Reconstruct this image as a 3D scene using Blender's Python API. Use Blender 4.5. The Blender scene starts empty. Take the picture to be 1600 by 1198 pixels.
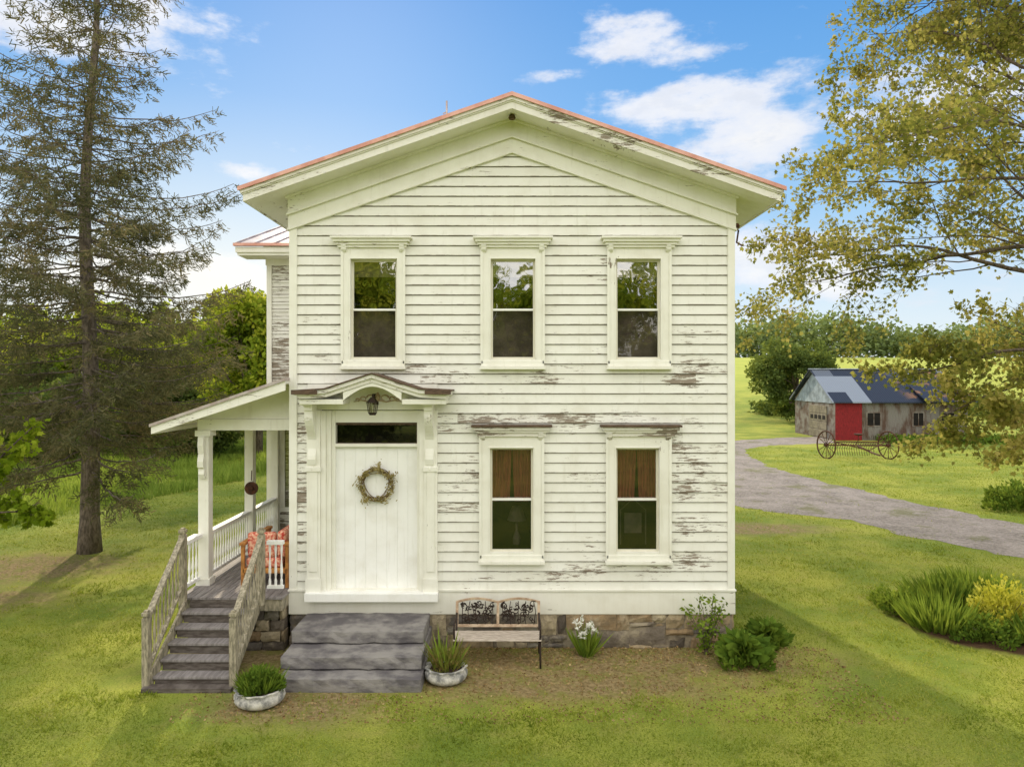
import bpy, math, random
import numpy as np
from mathutils import Vector
random.seed(7)
RNG=np.random.default_rng(11)
DF=11.87; F=1110.0; HY=590.0; CZ=4.5
def W(x,y,d): return ((x-800)*d/F, d-DF, CZ-(y-HY)*d/F)
def FX(x): return (x-800)*DF/F
def FZ(y): return CZ-(y-HY)*DF/F
def GP(x,y):
    d=CZ*F/(y-HY); return ((x-800)*d/F, d-DF)
def c(r,g,b):
    f=lambda v:(v/255/12.92 if v/255<=0.04045 else ((v/255+0.055)/1.055)**2.4)
    return (f(r),f(g),f(b),1)
scene=bpy.context.scene
coll=scene.collection
# ------------------------------------------------------------------ node helpers
class NT:
    def __init__(s,name):
        s.m=bpy.data.materials.new(name); s.m.use_nodes=True
        s.t=s.m.node_tree; s.t.nodes.clear()
        s.out=s.t.nodes.new('ShaderNodeOutputMaterial')
        s.pos=s.n('ShaderNodeNewGeometry').outputs['Position']
    def n(s,ty,**kw):
        nd=s.t.nodes.new(ty)
        for k,v in kw.items(): setattr(nd,k,v)
        return nd
    def put(s,sock,v):
        if isinstance(v,bpy.types.NodeSocket): s.t.links.new(v,sock)
        elif v is not None: sock.default_value=v
    def M(s,op,a,b=None,cc=None,clamp=False):
        nd=s.n('ShaderNodeMath',operation=op); nd.use_clamp=clamp
        s.put(nd.inputs[0],a); s.put(nd.inputs[1],b); s.put(nd.inputs[2],cc)
        return nd.outputs[0]
    def V(s,op,a,b=None):
        nd=s.n('ShaderNodeVectorMath',operation=op)
        s.put(nd.inputs[0],a); s.put(nd.inputs[1],b)
        return nd.outputs['Value'] if op in('LENGTH','DOT_PRODUCT') else nd.outputs[0]
    def noise(s,vec,scale,detail=4,rough=0.55,col=False):
        nd=s.n('ShaderNodeTexNoise'); s.put(nd.inputs['Vector'],vec)
        nd.inputs['Scale'].default_value=scale; nd.inputs['Detail'].default_value=detail; nd.inputs['Roughness'].default_value=rough
        return nd.outputs['Color' if col else 'Fac']
    def mix(s,f,a,b):
        nd=s.n('ShaderNodeMix',data_type='RGBA'); s.put(nd.inputs[0],f); s.put(nd.inputs[6],a); s.put(nd.inputs[7],b)
        return nd.outputs[2]
    def step(s,v,a,b):
        nd=s.n('ShaderNodeMapRange',interpolation_type='SMOOTHSTEP'); s.put(nd.inputs['Value'],v)
        s.put(nd.inputs['From Min'],a); s.put(nd.inputs['From Max'],b)
        return nd.outputs['Result']
    def sep(s,v):
        nd=s.n('ShaderNodeSeparateXYZ'); s.put(nd.inputs[0],v); return nd.outputs
    def rnd(s): return s.n('ShaderNodeNewGeometry').outputs['Random Per Island']
    def ramp(s,f,cols,const=False):
        cr=s.n('ShaderNodeValToRGB'); s.put(cr.inputs[0],f)
        if const: cr.color_ramp.interpolation='CONSTANT'
        e=cr.color_ramp.elements; n=len(cols)
        e[0].color=cols[0]; e[0].position=0.0 if const else 0.05; e[1].color=cols[-1]; e[1].position=(n-1)/n if const else 0.95
        for i,cc in enumerate(cols[1:-1]):
            x=e.new((i+1)/n if const else (i+1)/(n-1)); x.color=cc
        return cr.outputs[0]
    def bump(s,h,strength=0.3,dist=0.02):
        nd=s.n('ShaderNodeBump'); s.put(nd.inputs['Height'],h); nd.inputs['Strength'].default_value=strength; nd.inputs['Distance'].default_value=dist
        return nd.outputs[0]
    def bsdf(s,col,rough=0.7,normal=None,metal=0,spec=0.3):
        p=s.n('ShaderNodeBsdfPrincipled'); s.put(p.inputs['Base Color'],col); s.put(p.inputs['Roughness'],rough)
        p.inputs['Metallic'].default_value=metal; p.inputs['Specular IOR Level'].default_value=spec
        if normal is not None: s.put(p.inputs['Normal'],normal)
        s.t.links.new(p.outputs[0],s.out.inputs[0]); return p
def simple(name,col,col2=None,scale=4,rough=0.75,stretch=(1,1,1),bump=0.2,metal=0,isl=0.0,fine=60,islc=None):
    t=NT(name); v=t.V('MULTIPLY',t.pos,stretch)
    n=t.noise(v,scale,5,0.6); f=t.step(n,0.35,0.65)
    col2=col2 or tuple(x*0.6 for x in col[:3])+(1,)
    k=t.mix(f,col,col2)
    if isl: 
        k=t.mix(t.M('MULTIPLY',t.rnd(),isl),k,islc or tuple(x*0.35 for x in col[:3])+(1,))
    b=t.bump(t.noise(v,fine,4,0.6),bump,0.01)
    t.bsdf(k,rough,b,metal); return t.m
def paint(name,base=(0.80,0.79,0.74,1),peel=0.0,boards=False,horiz=True,ref=0.0):
    t=NT(name); X,Y,Z=t.sep(t.pos)
    sv=t.V('MULTIPLY',t.pos,(2.1,2.1,17.0) if horiz else (11,11,2.2))
    n1=t.noise(sv,1.7,8,0.76)
    n2=t.noise(t.V('MULTIPLY',t.pos,(1,1,2.2)),0.9,3,0.5)
    reg=t.M('MULTIPLY',t.M('SUBTRACT',n2,0.45),0.7)
    fac=t.M('ADD',n1,reg)
    if boards:
        bi=t.M('FLOOR',t.M('DIVIDE',t.M('SUBTRACT',Z,ref),BH))
        wn=t.n('ShaderNodeTexWhiteNoise',noise_dimensions='2D')
        cv=t.n('ShaderNodeCombineXYZ'); t.put(cv.inputs[0],bi); t.put(cv.inputs[1],t.M('FLOOR',t.M('DIVIDE',t.M('ADD',X,t.M('MULTIPLY',bi,0.73)),2.3)))
        t.put(wn.inputs['Vector'],cv.outputs[0]); bw=wn.outputs['Value']
        fac=t.M('ADD',fac,t.M('MULTIPLY',t.M('SUBTRACT',bw,0.6),0.10))
        band=lambda x0,z0,rx,rz,a: t.M('MULTIPLY',t.M('SUBTRACT',1.0,t.step(t.V('LENGTH',t.V('MULTIPLY',t.V('SUBTRACT',t.pos,(x0,0,z0)),(1/rx,0,1/rz))),0.2,1.0)),a)
        for a in [(1.2,3.80,2.9,0.24,0.20),(-.95,2.9,0.9,1.2,0.11),(3.1,2.5,1.0,1.6,0.10),(1.2,4.9,1.6,.35,.11),(3.2,4.6,.9,.5,.13),(-3.5,2.8,.35,2.0,.16),(-1.2,4.3,1.0,.5,.15),(1.2,1.5,2.8,.5,.05),(-1.9,4.72,.8,.2,.16),(2.2,3.2,1.8,.5,.06)]:
            fac=t.M('ADD',fac,band(*a))
        hi=t.step(Z,5.2,7.0); fac=t.M('SUBTRACT',fac,t.M('MULTIPLY',hi,0.05))
    thr=0.80-peel
    m=t.step(fac,thr,thr+0.022)
    wood=t.mix(t.noise(t.V('MULTIPLY',t.pos,(3,3,60) if horiz else (60,60,3)),2,5,0.6),c(96,84,74),c(176,164,148))
    dirt=t.noise(t.pos,2.2,5,0.6)
    b=t.mix(t.M('MULTIPLY',t.step(dirt,0.42,0.75),0.5),base,(base[0]*.80,base[1]*.78,base[2]*.72,1))
    drip=t.noise(t.V('MULTIPLY',t.pos,(9,9,.8)),1.5,4,.6)
    b=t.mix(t.M('MULTIPLY',t.step(drip,.55,.8),.35),b,(base[0]*.66,base[1]*.64,base[2]*.56,1))
    # splash-back grime near the ground
    b=t.mix(t.M('MULTIPLY',t.M('SUBTRACT',1.0,t.step(t.M('ADD',Z,t.M('MULTIPLY',drip,.5)),.6,1.35)),.35),b,(base[0]*.62,base[1]*.58,base[2]*.46,1))
    h=t.M('MULTIPLY',m,-1.0)
    if boards:
        b=t.mix(t.M('MULTIPLY',bw,0.18),b,(base[0]*.74,base[1]*.72,base[2]*.64,1))
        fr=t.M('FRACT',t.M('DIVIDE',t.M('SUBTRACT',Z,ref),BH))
        ln=t.M('MULTIPLY',t.step(fr,0.875,0.92),t.step(t.noise(t.V('MULTIPLY',t.pos,(2,2,9)),1.3,4,0.6),0.18,0.46))  # painted shadow line beneath the lip of the board above, broken by noise
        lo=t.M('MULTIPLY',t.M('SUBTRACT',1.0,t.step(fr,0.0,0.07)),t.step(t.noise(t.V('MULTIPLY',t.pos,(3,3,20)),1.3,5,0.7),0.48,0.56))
    k=t.mix(m,b,wood)
    if boards:
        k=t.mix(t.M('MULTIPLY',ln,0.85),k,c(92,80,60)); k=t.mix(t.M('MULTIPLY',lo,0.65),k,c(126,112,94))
    t.bsdf(k,t.mix(m,(0.5,0.5,0.5,1),(0.9,0.9,0.9,1)),t.bump(t.M('ADD',h,t.M('MULTIPLY',t.noise(sv,9,4),0.4)),0.5,0.004),0,0.35)
    return t.m
def leafmat(name,cols,trans=0.45,scale=0.8,tc=(0.30,0.31,0.03,1),tf=.5):
    t=NT(name); r=t.rnd()
    n=t.noise(t.pos,scale,3,0.6)
    f=t.M('ADD',t.M('MULTIPLY',r,0.55),t.M('MULTIPLY',t.step(n,0.3,0.7),0.45))
    k=t.ramp(f,cols)
    d=t.n('ShaderNodeBsdfDiffuse'); t.put(d.inputs[0],k)
    tr=t.n('ShaderNodeBsdfTranslucent'); t.put(tr.inputs[0],t.mix(tf,k,tc))
    m1=t.n('ShaderNodeMixShader'); m1.inputs[0].default_value=trans
    t.t.links.new(d.outputs[0],m1.inputs[1]); t.t.links.new(tr.outputs[0],m1.inputs[2])
    t.t.links.new(m1.outputs[0],t.out.inputs[0]); return t.m
# ------------------------------------------------------------------ mesh builder
ORG={}
def empty(name,loc,parent=None,**kw):
    o=bpy.data.objects.new(name,None); coll.objects.link(o); o.empty_display_size=0.2
    po=ORG[parent.name] if parent else Vector((0,0,0))
    o.location=Vector(loc)-po; o.parent=parent; ORG[o.name]=Vector(loc)
    for k,v in kw.items(): o[k]=v
    return o
class MB:
    def __init__(s): s.v=[]; s.f=[]; s.mi=[]
    def add(s,vs,fs,mi=0):
        b=len(s.v); s.v+= [tuple(x) for x in vs]; s.f+=[tuple(b+i for i in f) for f in fs]; s.mi+=[mi]*len(fs); return s
    def box(s,x0,x1,y0,y1,z0,z1,mi=0):
        return s.add([(x0,y0,z0),(x1,y0,z0),(x1,y1,z0),(x0,y1,z0),(x0,y0,z1),(x1,y0,z1),(x1,y1,z1),(x0,y1,z1)],
          [(0,3,2,1),(4,5,6,7),(0,1,5,4),(1,2,6,5),(2,3,7,6),(3,0,4,7)],mi)
    def prism(s,poly,a0,a1,axis='y',mi=0):
        n=len(poly)
        g={'y':lambda p,a:(p[0],a,p[1]),'x':lambda p,a:(a,p[0],p[1]),'z':lambda p,a:(p[0],p[1],a)}[axis]
        vs=[g(p,a0) for p in poly]+[g(p,a1) for p in poly]
        fs=[tuple(range(n)),tuple(range(2*n-1,n-1,-1))]+[(i,i+n,(i+1)%n+n,(i+1)%n) for i in range(n)]
        return s.add(vs,fs,mi)
    def tube(s,pts,rads,sides=6,mi=0,cap=True):
        pts=[Vector(p) for p in pts]; n=len(pts); vs=[]; fs=[]
        if not hasattr(rads,'__len__'): rads=[rads]*n
        u=None
        for i,p in enumerate(pts):
            t=(pts[min(i+1,n-1)]-pts[max(i-1,0)]); 
            if t.length<1e-9: t=Vector((0,0,1))
            t.normalize()
            if u is None: u=t.orthogonal().normalized()
            else:
                u=u-t*u.dot(t); u=u.normalized() if u.length>1e-6 else t.orthogonal().normalized()
            w=t.cross(u)
            for k in range(sides):
                a=2*math.pi*k/sides; vs.append(p+(u*math.cos(a)+w*math.sin(a))*rads[i])
        for i in range(n-1):
            for k in range(sides):
                k2=(k+1)%sides; fs.append((i*sides+k,i*sides+k2,(i+1)*sides+k2,(i+1)*sides+k))
        if cap: fs.append(tuple(range(sides-1,-1,-1))); fs.append(tuple((n-1)*sides+k for k in range(sides)))
        return s.add(vs,fs,mi)
    def lathe(s,prof,cx,cy,sides=16,mi=0,fn=None):
        vs=[];fs=[];n=len(prof)
        for i,(r,z) in enumerate(prof):
            for k in range(sides):
                a=2*math.pi*k/sides; rr=r*(fn(a,i) if fn else 1)
                vs.append((cx+rr*math.cos(a),cy+rr*math.sin(a),z))
        for i in range(n-1):
            for k in range(sides):
                k2=(k+1)%sides; fs.append((i*sides+k,i*sides+k2,(i+1)*sides+k2,(i+1)*sides+k))
        fs.append(tuple(range(sides-1,-1,-1))); fs.append(tuple((n-1)*sides+k for k in range(sides)))
        return s.add(vs,fs,mi)
    def done(s,name,parent,mats,origin=None,bevel=0,smooth=False,**kw):
        po=ORG[parent.name] if parent else Vector((0,0,0))
        og=Vector(origin) if origin is not None else po
        me=bpy.data.meshes.new(name)
        me.from_pydata([(v[0]-og.x,v[1]-og.y,v[2]-og.z) for v in s.v],[],s.f)
        if not isinstance(mats,(list,tuple)): mats=[mats]
        for m in mats: me.materials.append(m)
        me.polygons.foreach_set('material_index',s.mi)
        if smooth: me.polygons.foreach_set('use_smooth',[True]*len(s.f))
        me.update()
        o=bpy.data.objects.new(name,me); coll.objects.link(o); o.parent=parent; o.location=og-po; ORG[o.name]=og
        if bevel:
            b=o.modifiers.new('bevel','BEVEL'); b.width=bevel; b.segments=2; b.limit_method='ANGLE'
        for k,v in kw.items(): o[k]=v
        return o
def polymesh(name,V,nper,mats,parent=None,origin=(0,0,0),mi=None,**kw):
    N=len(V); og=np.array(origin,dtype=float)
    me=bpy.data.meshes.new(name)
    me.vertices.add(N*nper); me.vertices.foreach_set('co',(V-og).reshape(-1).astype(np.float32))
    me.loops.add(N*nper); me.loops.foreach_set('vertex_index',np.arange(N*nper,dtype=np.int32))
    me.polygons.add(N); me.polygons.foreach_set('loop_start',np.arange(0,N*nper,nper,dtype=np.int32))
    me.update(calc_edges=True)
    if not isinstance(mats,(list,tuple)): mats=[mats]
    for m in mats: me.materials.append(m)
    o=bpy.data.objects.new(name,me); coll.objects.link(o); o.parent=parent
    po=ORG[parent.name] if parent else Vector((0,0,0))
    o.location=Vector(origin)-po; ORG[o.name]=Vector(origin)
    for k,v in kw.items(): o[k]=v
    return o
def unit(a): return a/np.maximum(np.linalg.norm(a,axis=-1,keepdims=True),1e-9)
RH=np.array([(0,0),(0.30,0.32),(0.12,0.75),(0,1.0),(-0.14,0.72),(-0.3,0.35)])
MAPLE=np.array([(0,0),(.18,.1),(.5,.12),(.34,.38),(.52,.62),(.2,.62),(0,1.0),(-.2,.62),(-.52,.62),(-.34,.38),(-.5,.12),(-.18,.1)])
def leafgeo(C,size,template,dirs=None,flat=0.5,rng=RNG):
    N=len(C)
    if dirs is None: dirs=rng.normal(size=(N,3))*np.array([1,1,.6])+np.array([0,0,-.3])
    u=unit(dirs); r=rng.normal(size=(N,3)); r[:,2]*=flat
    w=unit(np.cross(u,unit(r+np.array([0,0,0.01]))))
    s=(size*rng.uniform(.65,1.35,N))[:,None,None]
    T=template
    return C[:,None,:]+s*(T[None,:,0:1]*w[:,None,:]+T[None,:,1:2]*u[:,None,:])
# ------------------------------------------------------------------ materials
BH=0.1645
Z0W=FZ(922)
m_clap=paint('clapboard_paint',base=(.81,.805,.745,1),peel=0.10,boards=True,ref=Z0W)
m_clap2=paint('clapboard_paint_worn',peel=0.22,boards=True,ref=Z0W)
m_trim=paint('trim_paint',base=(0.83,0.82,0.745,1),peel=0.055,horiz=False)
m_trimh=paint('trim_paint_horizontal',base=(0.83,0.82,0.745,1),peel=0.085)
m_fascia=paint('fascia_paint',base=(0.80,0.78,0.72,1),peel=0.17)
m_worn=paint('worn_trim_paint',base=(0.76,0.74,0.68,1),peel=0.25)
m_clean=paint('clean_white_paint',base=(0.88,0.88,0.86,1),peel=-0.1,horiz=False)
m_sash=paint('sash_cream_paint',base=(0.74,0.71,0.60,1),peel=-0.1,horiz=False)
m_bare=simple('weathered_board',c(112,92,76),c(70,56,46),6,0.9,(2,2,20))
m_roof=simple('red_roof_metal',c(222,172,158),c(200,142,128),3,0.45,bump=.05)
m_lead=simple('roof_sheet_grey',c(196,188,186),c(166,150,146),3,0.4,bump=.05,metal=.3)
t=NT('foundation_stone')
k=t.ramp(t.rnd(),[c(164,146,116),c(122,112,100),c(178,164,136),c(104,98,92),c(150,128,98),c(138,132,118),c(92,84,76)],True)
k=t.mix(t.M('MULTIPLY',t.step(t.noise(t.pos,7,6,.7),.4,.7),.6),k,c(92,84,70)); k=t.mix(t.M('MULTIPLY',t.step(t.noise(t.pos,1.6,5,.7),.5,.62),.5),k,c(178,166,140))
t.bsdf(k,.95,t.bump(t.noise(t.pos,14,6,.7),1.0,.03),0,.1); m_stone=t.m
m_mortar=simple('mortar',c(150,138,118),c(104,94,80),8,0.95,bump=.9,fine=16)
m_step=simple('slate_step_stone',c(142,138,134),c(94,90,92),2.6,0.85,(1,1,2.2),bump=.8,fine=14)
m_deck=simple('grey_deck_boards',c(150,144,142),c(122,116,114),3,0.75,(8,1,1),bump=.2)
m_riser=simple('grey_painted_riser',c(112,104,98),c(80,72,66),3,0.8,(2,1,8),bump=.2)
m_railwood=simple('weathered_rail_wood',c(176,166,144),c(122,116,98),5,0.85,(6,6,1.5),bump=.4)
m_black=simple('dark_cast_iron',c(58,44,36),c(36,28,24),20,0.55)
m_bench=simple('bench_wood',c(206,194,180),c(168,154,140),6,0.7,(1.5,8,8),isl=.2)
m_tan=simple('bench_frame_tan',c(196,176,150),c(160,134,110),10,0.6)
m_pot=simple('whitewashed_tyre',c(210,206,196),c(120,120,118),7,0.85,bump=.8)
m_soil=simple('soil',c(74,58,44),c(48,38,30),9,0.95)
m_twig=simple('dry_twig',c(128,108,70),c(84,66,44),12,0.9)
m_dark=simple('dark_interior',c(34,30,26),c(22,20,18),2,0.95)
m_curt=simple('rust_red_curtain',c(142,72,64),c(96,46,44),3,0.9,(14,14,1))
m_sheer=simple('grey_insect_screen',c(104,94,88),c(80,72,68),4,0.9,(1,1,1))
m_blind=simple('roller_blind',c(150,142,118),c(120,112,92),4,0.9)
m_bark=simple('bark',c(120,106,92),c(74,66,56),6,0.95,(3,3,.8),bump=1.0,fine=14)
m_barkg=simple('spruce_bark',c(134,122,110),c(88,80,72),6,0.95,(3,3,1),bump=1.0,fine=14)
m_rust=simple('rusty_iron',c(98,62,44),c(58,40,32),9,0.85)
m_redc=simple('red_floral_fabric',c(190,50,40),c(232,190,160),22,0.9)
m_wicker=simple('honey_wood',c(196,138,74),c(150,100,54),10,0.6)
def glassmat(name,refl):
    t=NT(name)
    g=t.n('ShaderNodeBsdfGlossy'); g.inputs['Roughness'].default_value=0.02
    nz=t.bump(t.noise(t.pos,2.6,2,.5),0.16,0.02); t.put(g.inputs['Normal'],nz)
    tr=t.n('ShaderNodeBsdfTransparent'); tr.inputs[0].default_value=(.78,.77,.73,1)
    m=t.n('ShaderNodeMixShader'); m.inputs[0].default_value=refl
    t.t.links.new(tr.outputs[0],m.inputs[1]); t.t.links.new(g.outputs[0],m.inputs[2]); t.t.links.new(m.outputs[0],t.out.inputs[0])
    return t.m
m_glass=glassmat('old_window_glass',0.42)
m_glasss=glassmat('screened_window_glass',0.13)
m_glassl=glassmat('window_glass_dim',0.12)
def groundmask(t,cx,cy,rx,ry,a0=0.75,a1=1.1,ns=1.2,na=0.5):
    l=t.V('LENGTH',t.V('MULTIPLY',t.V('SUBTRACT',t.pos,(cx,cy,0)),(1/rx,1/ry,0)))
    l=t.M('ADD',l,t.M('MULTIPLY',t.M('SUBTRACT',t.noise(t.pos,ns,5,.6),0.5),na))
    return t.M('SUBTRACT',1.0,t.step(l,a0,a1))
DIRT=[(1.4,-0.6,3.9,1.1),(0.6,-1.4,3.2,.75),(-4.0,-.3,1.9,1.0),(-11.6,5.0,2.6,1.6),(-11.8,2.6,3.0,1.0),(-3.0,-2.1,1.5,.7),(7.0,9.3,2.8,1.0)]
t=NT('lawn_ground')
g1=t.noise(t.pos,0.35,4,.6); g2=t.noise(t.pos,2.3,5,.65); g3=t.noise(t.pos,38,3,.7)
gc=t.mix(t.step(g1,.35,.65),c(124,142,56),c(172,174,76))
gc=t.mix(t.M('MULTIPLY',t.step(g2,.45,.75),.55),gc,c(160,150,84))
gc=t.mix(t.M('MULTIPLY',t.step(g3,.35,.75),.7),gc,c(76,92,36))
dm=None
for d_ in DIRT:
    k=groundmask(t,*d_,.35,1.25,1.8,1.1); dm=k if dm is None else t.M('MAXIMUM',dm,k)
dc=t.mix(t.step(t.noise(t.pos,14,5,.7),.35,.65),c(164,142,108),c(116,96,70))
dc=t.mix(t.M('MULTIPLY',t.step(t.noise(t.pos,3,5,.7),.46,.60),.65),dc,c(122,124,62))
col_=t.mix(t.M('MULTIPLY',dm,.9),gc,dc)
bed=groundmask(t,8.9,1.2,2.0,1.9,.8,.95,2,.4)
col_=t.mix(bed,col_,t.mix(g3,c(70,52,38),c(104,82,60)))
X_,Y_,Z_=t.sep(t.pos)
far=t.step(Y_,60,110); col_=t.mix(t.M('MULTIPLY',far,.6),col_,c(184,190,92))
t.bsdf(col_,.95,t.bump(t.M('ADD',g3,t.M('MULTIPLY',g2,.7)),.7,.05),0,.1); m_ground=t.m
t=NT('gravel')
a=t.noise(t.pos,.8,4,.6); b=t.noise(t.pos,30,4,.8)
vv=t.n('ShaderNodeTexVoronoi'); t.put(vv.inputs['Vector'],t.pos); vv.inputs['Scale'].default_value=14
k=t.mix(t.step(a,.35,.65),c(158,148,140),c(126,118,110)); k=t.mix(t.M('MULTIPLY',t.step(b,.4,.7),.7),k,c(88,82,78))
k=t.mix(t.M('MULTIPLY',t.sep(vv.outputs['Color'])[0],.35),k,c(200,190,182))
k=t.mix(t.M('MULTIPLY',t.step(t.noise(t.pos,.55,6,.7),.53,.63),.6),k,c(108,110,62))
t.bsdf(k,.95,t.bump(t.M('ADD',b,vv.outputs['Distance']),.9,.04),0,.1); m_gravel=t.m
G=lambda *a:[c(*x) for x in a]
m_blade=leafmat('grass_blades',G((88,106,36),(124,142,48),(156,164,64),(190,186,100)),.38,.5,(.30,.31,.04,1),.4)
m_meadow=leafmat('meadow_grass',G((96,118,50),(134,158,66),(166,182,84)),.45,.5)
m_maple=leafmat('maple_leaves',G((88,100,42),(132,138,60),(172,164,84),(208,190,116)),.55,.5,(.36,.33,.09,1),.45)
m_maple2=leafmat('young_maple_leaves',G((90,120,30),(140,166,44),(186,196,70)),.55,.7)
m_needle=leafmat('spruce_needles',G((72,76,54),(92,96,66),(118,114,80),(148,132,98)),.3,.5,(.2,.18,.06,1),.3)
m_bgl=leafmat('broadleaf_foliage',G((70,94,32),(122,146,46),(176,186,60),(220,212,90)),.5,.25)
m_bgd=leafmat('dark_foliage',G((60,78,44),(90,108,58),(124,138,72)),.4,.2)
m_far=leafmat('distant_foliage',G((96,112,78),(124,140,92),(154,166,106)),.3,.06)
m_hosta=leafmat('hosta_leaves',G((62,88,34),(96,124,46),(134,158,64)),.35,2)
m_iris=leafmat('bed_leaves',G((74,100,38),(114,140,52),(154,172,70)),.4,2)
m_yel=leafmat('golden_shrub_leaves',G((170,170,50),(206,200,76),(226,220,110)),.45,2)
m_white=leafmat('white_petals',G((230,230,220),(244,242,234)),.3,2,(.8,.8,.75,1))
m_dry=leafmat('dried_sprigs',G((118,110,62),(158,144,90),(200,186,134)),.3,6,(.4,.36,.2,1))
m_wispy=leafmat('wispy_leaves',G((96,92,50),(116,130,56),(160,124,90)),.4,6)
m_litter=leafmat('dead_leaf_litter',G((96,76,50),(150,124,84),(196,172,126)),.1,6,(.3,.25,.12,1))
# ------------------------------------------------------------------ sky
w=bpy.data.worlds.new('World'); scene.world=w; w.use_nodes=True
wt=w.node_tree; wt.nodes.clear()
class WN(NT):
    def __init__(s): s.t=wt
t=WN()
SAZ=math.radians(-13); SEL=math.radians(27)
out=t.n('ShaderNodeOutputWorld'); bg=t.n('ShaderNodeBackground'); wt.links.new(bg.outputs[0],out.inputs[0])
dr=t.V('NORMALIZE',t.n('ShaderNodeTexCoord').outputs['Generated'])
x,y,z=t.sep(dr)
az=t.M('ARCTAN2',x,y); el=t.M('ARCSINE',z)
cr=t.n('ShaderNodeValToRGB'); t.put(cr.inputs[0],t.M('DIVIDE',el,1.5708,clamp=True))
e=cr.color_ramp.elements
e[0].position=0; e[0].color=c(230,237,240); e[1].position=1; e[1].color=(.25,.46,.88,1)
for p,cc in [(.06,c(208,226,240)),(.14,c(156,200,238)),(.23,c(106,170,230)),(.33,c(80,150,220)),(.5,c(110,165,230))]:
    q=e.new(p); q.color=cc
cv=t.n('ShaderNodeCombineXYZ'); t.put(cv.inputs[0],t.M('MULTIPLY',az,1.0)); t.put(cv.inputs[1],t.M('MULTIPLY',el,2.2))
cn=t.noise(cv.outputs[0],5.5,9,.62); cn2=t.noise(cv.outputs[0],16,6,.6)
def azel(px,py):
    a=math.atan((px-800)/F); return a,math.atan((HY-py)/F*math.cos(a))
tot=None
for px,py,wx,wy,amp in [(990,70,130,36,.44),(1080,90,120,28,.42),(1090,160,180,50,.50),(1215,215,140,60,.60),(1400,185,190,65,.56),(1180,395,200,52,.54),(1340,420,180,60,.48),(60,40,230,62,.54),(290,22,150,34,.44),(880,118,70,14,.34),(385,275,60,20,.32),(360,440,190,50,.44),(180,430,260,80,.38),(1190,490,110,22,.36)]:
    a0,e0=azel(px,py)
    q=t.M('ADD',t.M('POWER',t.M('DIVIDE',t.M('SUBTRACT',az,a0),wx/F),2.0),t.M('POWER',t.M('DIVIDE',t.M('SUBTRACT',el,e0),wy/F),2.0))
    gsn=t.M('MULTIPLY',t.M('EXPONENT',t.M('MULTIPLY',q,-1.0)),amp)
    tot=gsn if tot is None else t.M('MAXIMUM',tot,gsn)
dens=t.M('ADD',tot,t.M('ADD',t.M('MULTIPLY',t.M('SUBTRACT',cn,.5),1.5),t.M('MULTIPLY',t.M('SUBTRACT',cn2,.5),.35)))
cm=t.step(dens,.20,.48)
cshade=t.mix(t.step(dens,.35,.9),c(228,232,242),c(255,250,240))
cshade=t.mix(t.M('MULTIPLY',t.step(cn2,.5,.65),.5),cshade,c(216,221,232))
skyc=t.mix(t.M('MULTIPLY',cm,.95),cr.outputs[0],cshade)
gz=t.M('MULTIPLY',t.M('EXPONENT',t.M('MULTIPLY',t.M('ADD',t.M('POWER',t.M('DIVIDE',t.M('SUBTRACT',az,-.42),.34),2.0),t.M('POWER',t.M('DIVIDE',t.M('SUBTRACT',el,.10),.18),2.0)),-1.0)),.55)
skyc=t.mix(gz,skyc,c(255,248,230))
back=t.step(t.M('ADD',t.M('MULTIPLY',y,-1.0),t.M('MULTIPLY',z,.35)),-.25,.55)
skyc=t.mix(back,skyc,t.mix(t.step(cn,.35,.65),(1.42,1.46,1.58,1),(2.42,2.25,1.88,1)))  # unseen sky behind the camera, brightened and warmed to fill the shaded facade
ns=t.n('ShaderNodeTexSky'); ns.sky_type='NISHITA'; ns.sun_disc=False; ns.sun_elevation=SEL; ns.sun_rotation=SAZ; ns.air_density=1; ns.dust_density=.6
add=t.n('ShaderNodeMix',data_type='RGBA',blend_type='ADD'); add.inputs[0].default_value=1
t.put(add.inputs[6],skyc)
sc=t.V('MULTIPLY',ns.outputs[0],(.012,.012,.012)); t.put(add.inputs[7],sc)
t.put(bg.inputs[0],add.outputs[2]); bg.inputs[1].default_value=1.0
sd=Vector((math.sin(SAZ)*math.cos(SEL),math.cos(SAZ)*math.cos(SEL),math.sin(SEL)))
sl=bpy.data.lights.new('sun','SUN'); sl.energy=4.4; sl.angle=math.radians(1.2); sl.color=(1,.86,.62)
so=bpy.data.objects.new('sun',sl); coll.objects.link(so); so.rotation_euler=(-sd).to_track_quat('-Z','Y').to_euler(); so.location=(-10,60,40)
# ------------------------------------------------------------------ terrain
def sst(a,b,v):
    q=np.clip((v-a)/(b-a),0,1); return q*q*(3-2*q)
def hgt(x,y):
    r=sst(48,150,y)*9.0
    f=0.25+0.75*sst(-30,20,x)
    return r*f
xs=np.concatenate([np.linspace(-900,-80,18),np.linspace(-70,90,81),np.linspace(100,900,18)])
ys=np.concatenate([np.linspace(-200,-20,10),np.linspace(-16,48,17),np.linspace(52,180,40),np.linspace(200,1500,14)])
mb=MB(); XX,YY=np.meshgrid(xs,ys); ZZ=hgt(XX,YY)
mb.v=list(map(tuple,np.stack([XX,YY,ZZ],-1).reshape(-1,3))); nx=len(xs)
mb.f=[(j*nx+i,j*nx+i+1,(j+1)*nx+i+1,(j+1)*nx+i) for j in range(len(ys)-1) for i in range(nx-1)]; mb.mi=[0]*len(mb.f)
mb.done('ground',None,m_ground,smooth=True,kind='structure')
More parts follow.
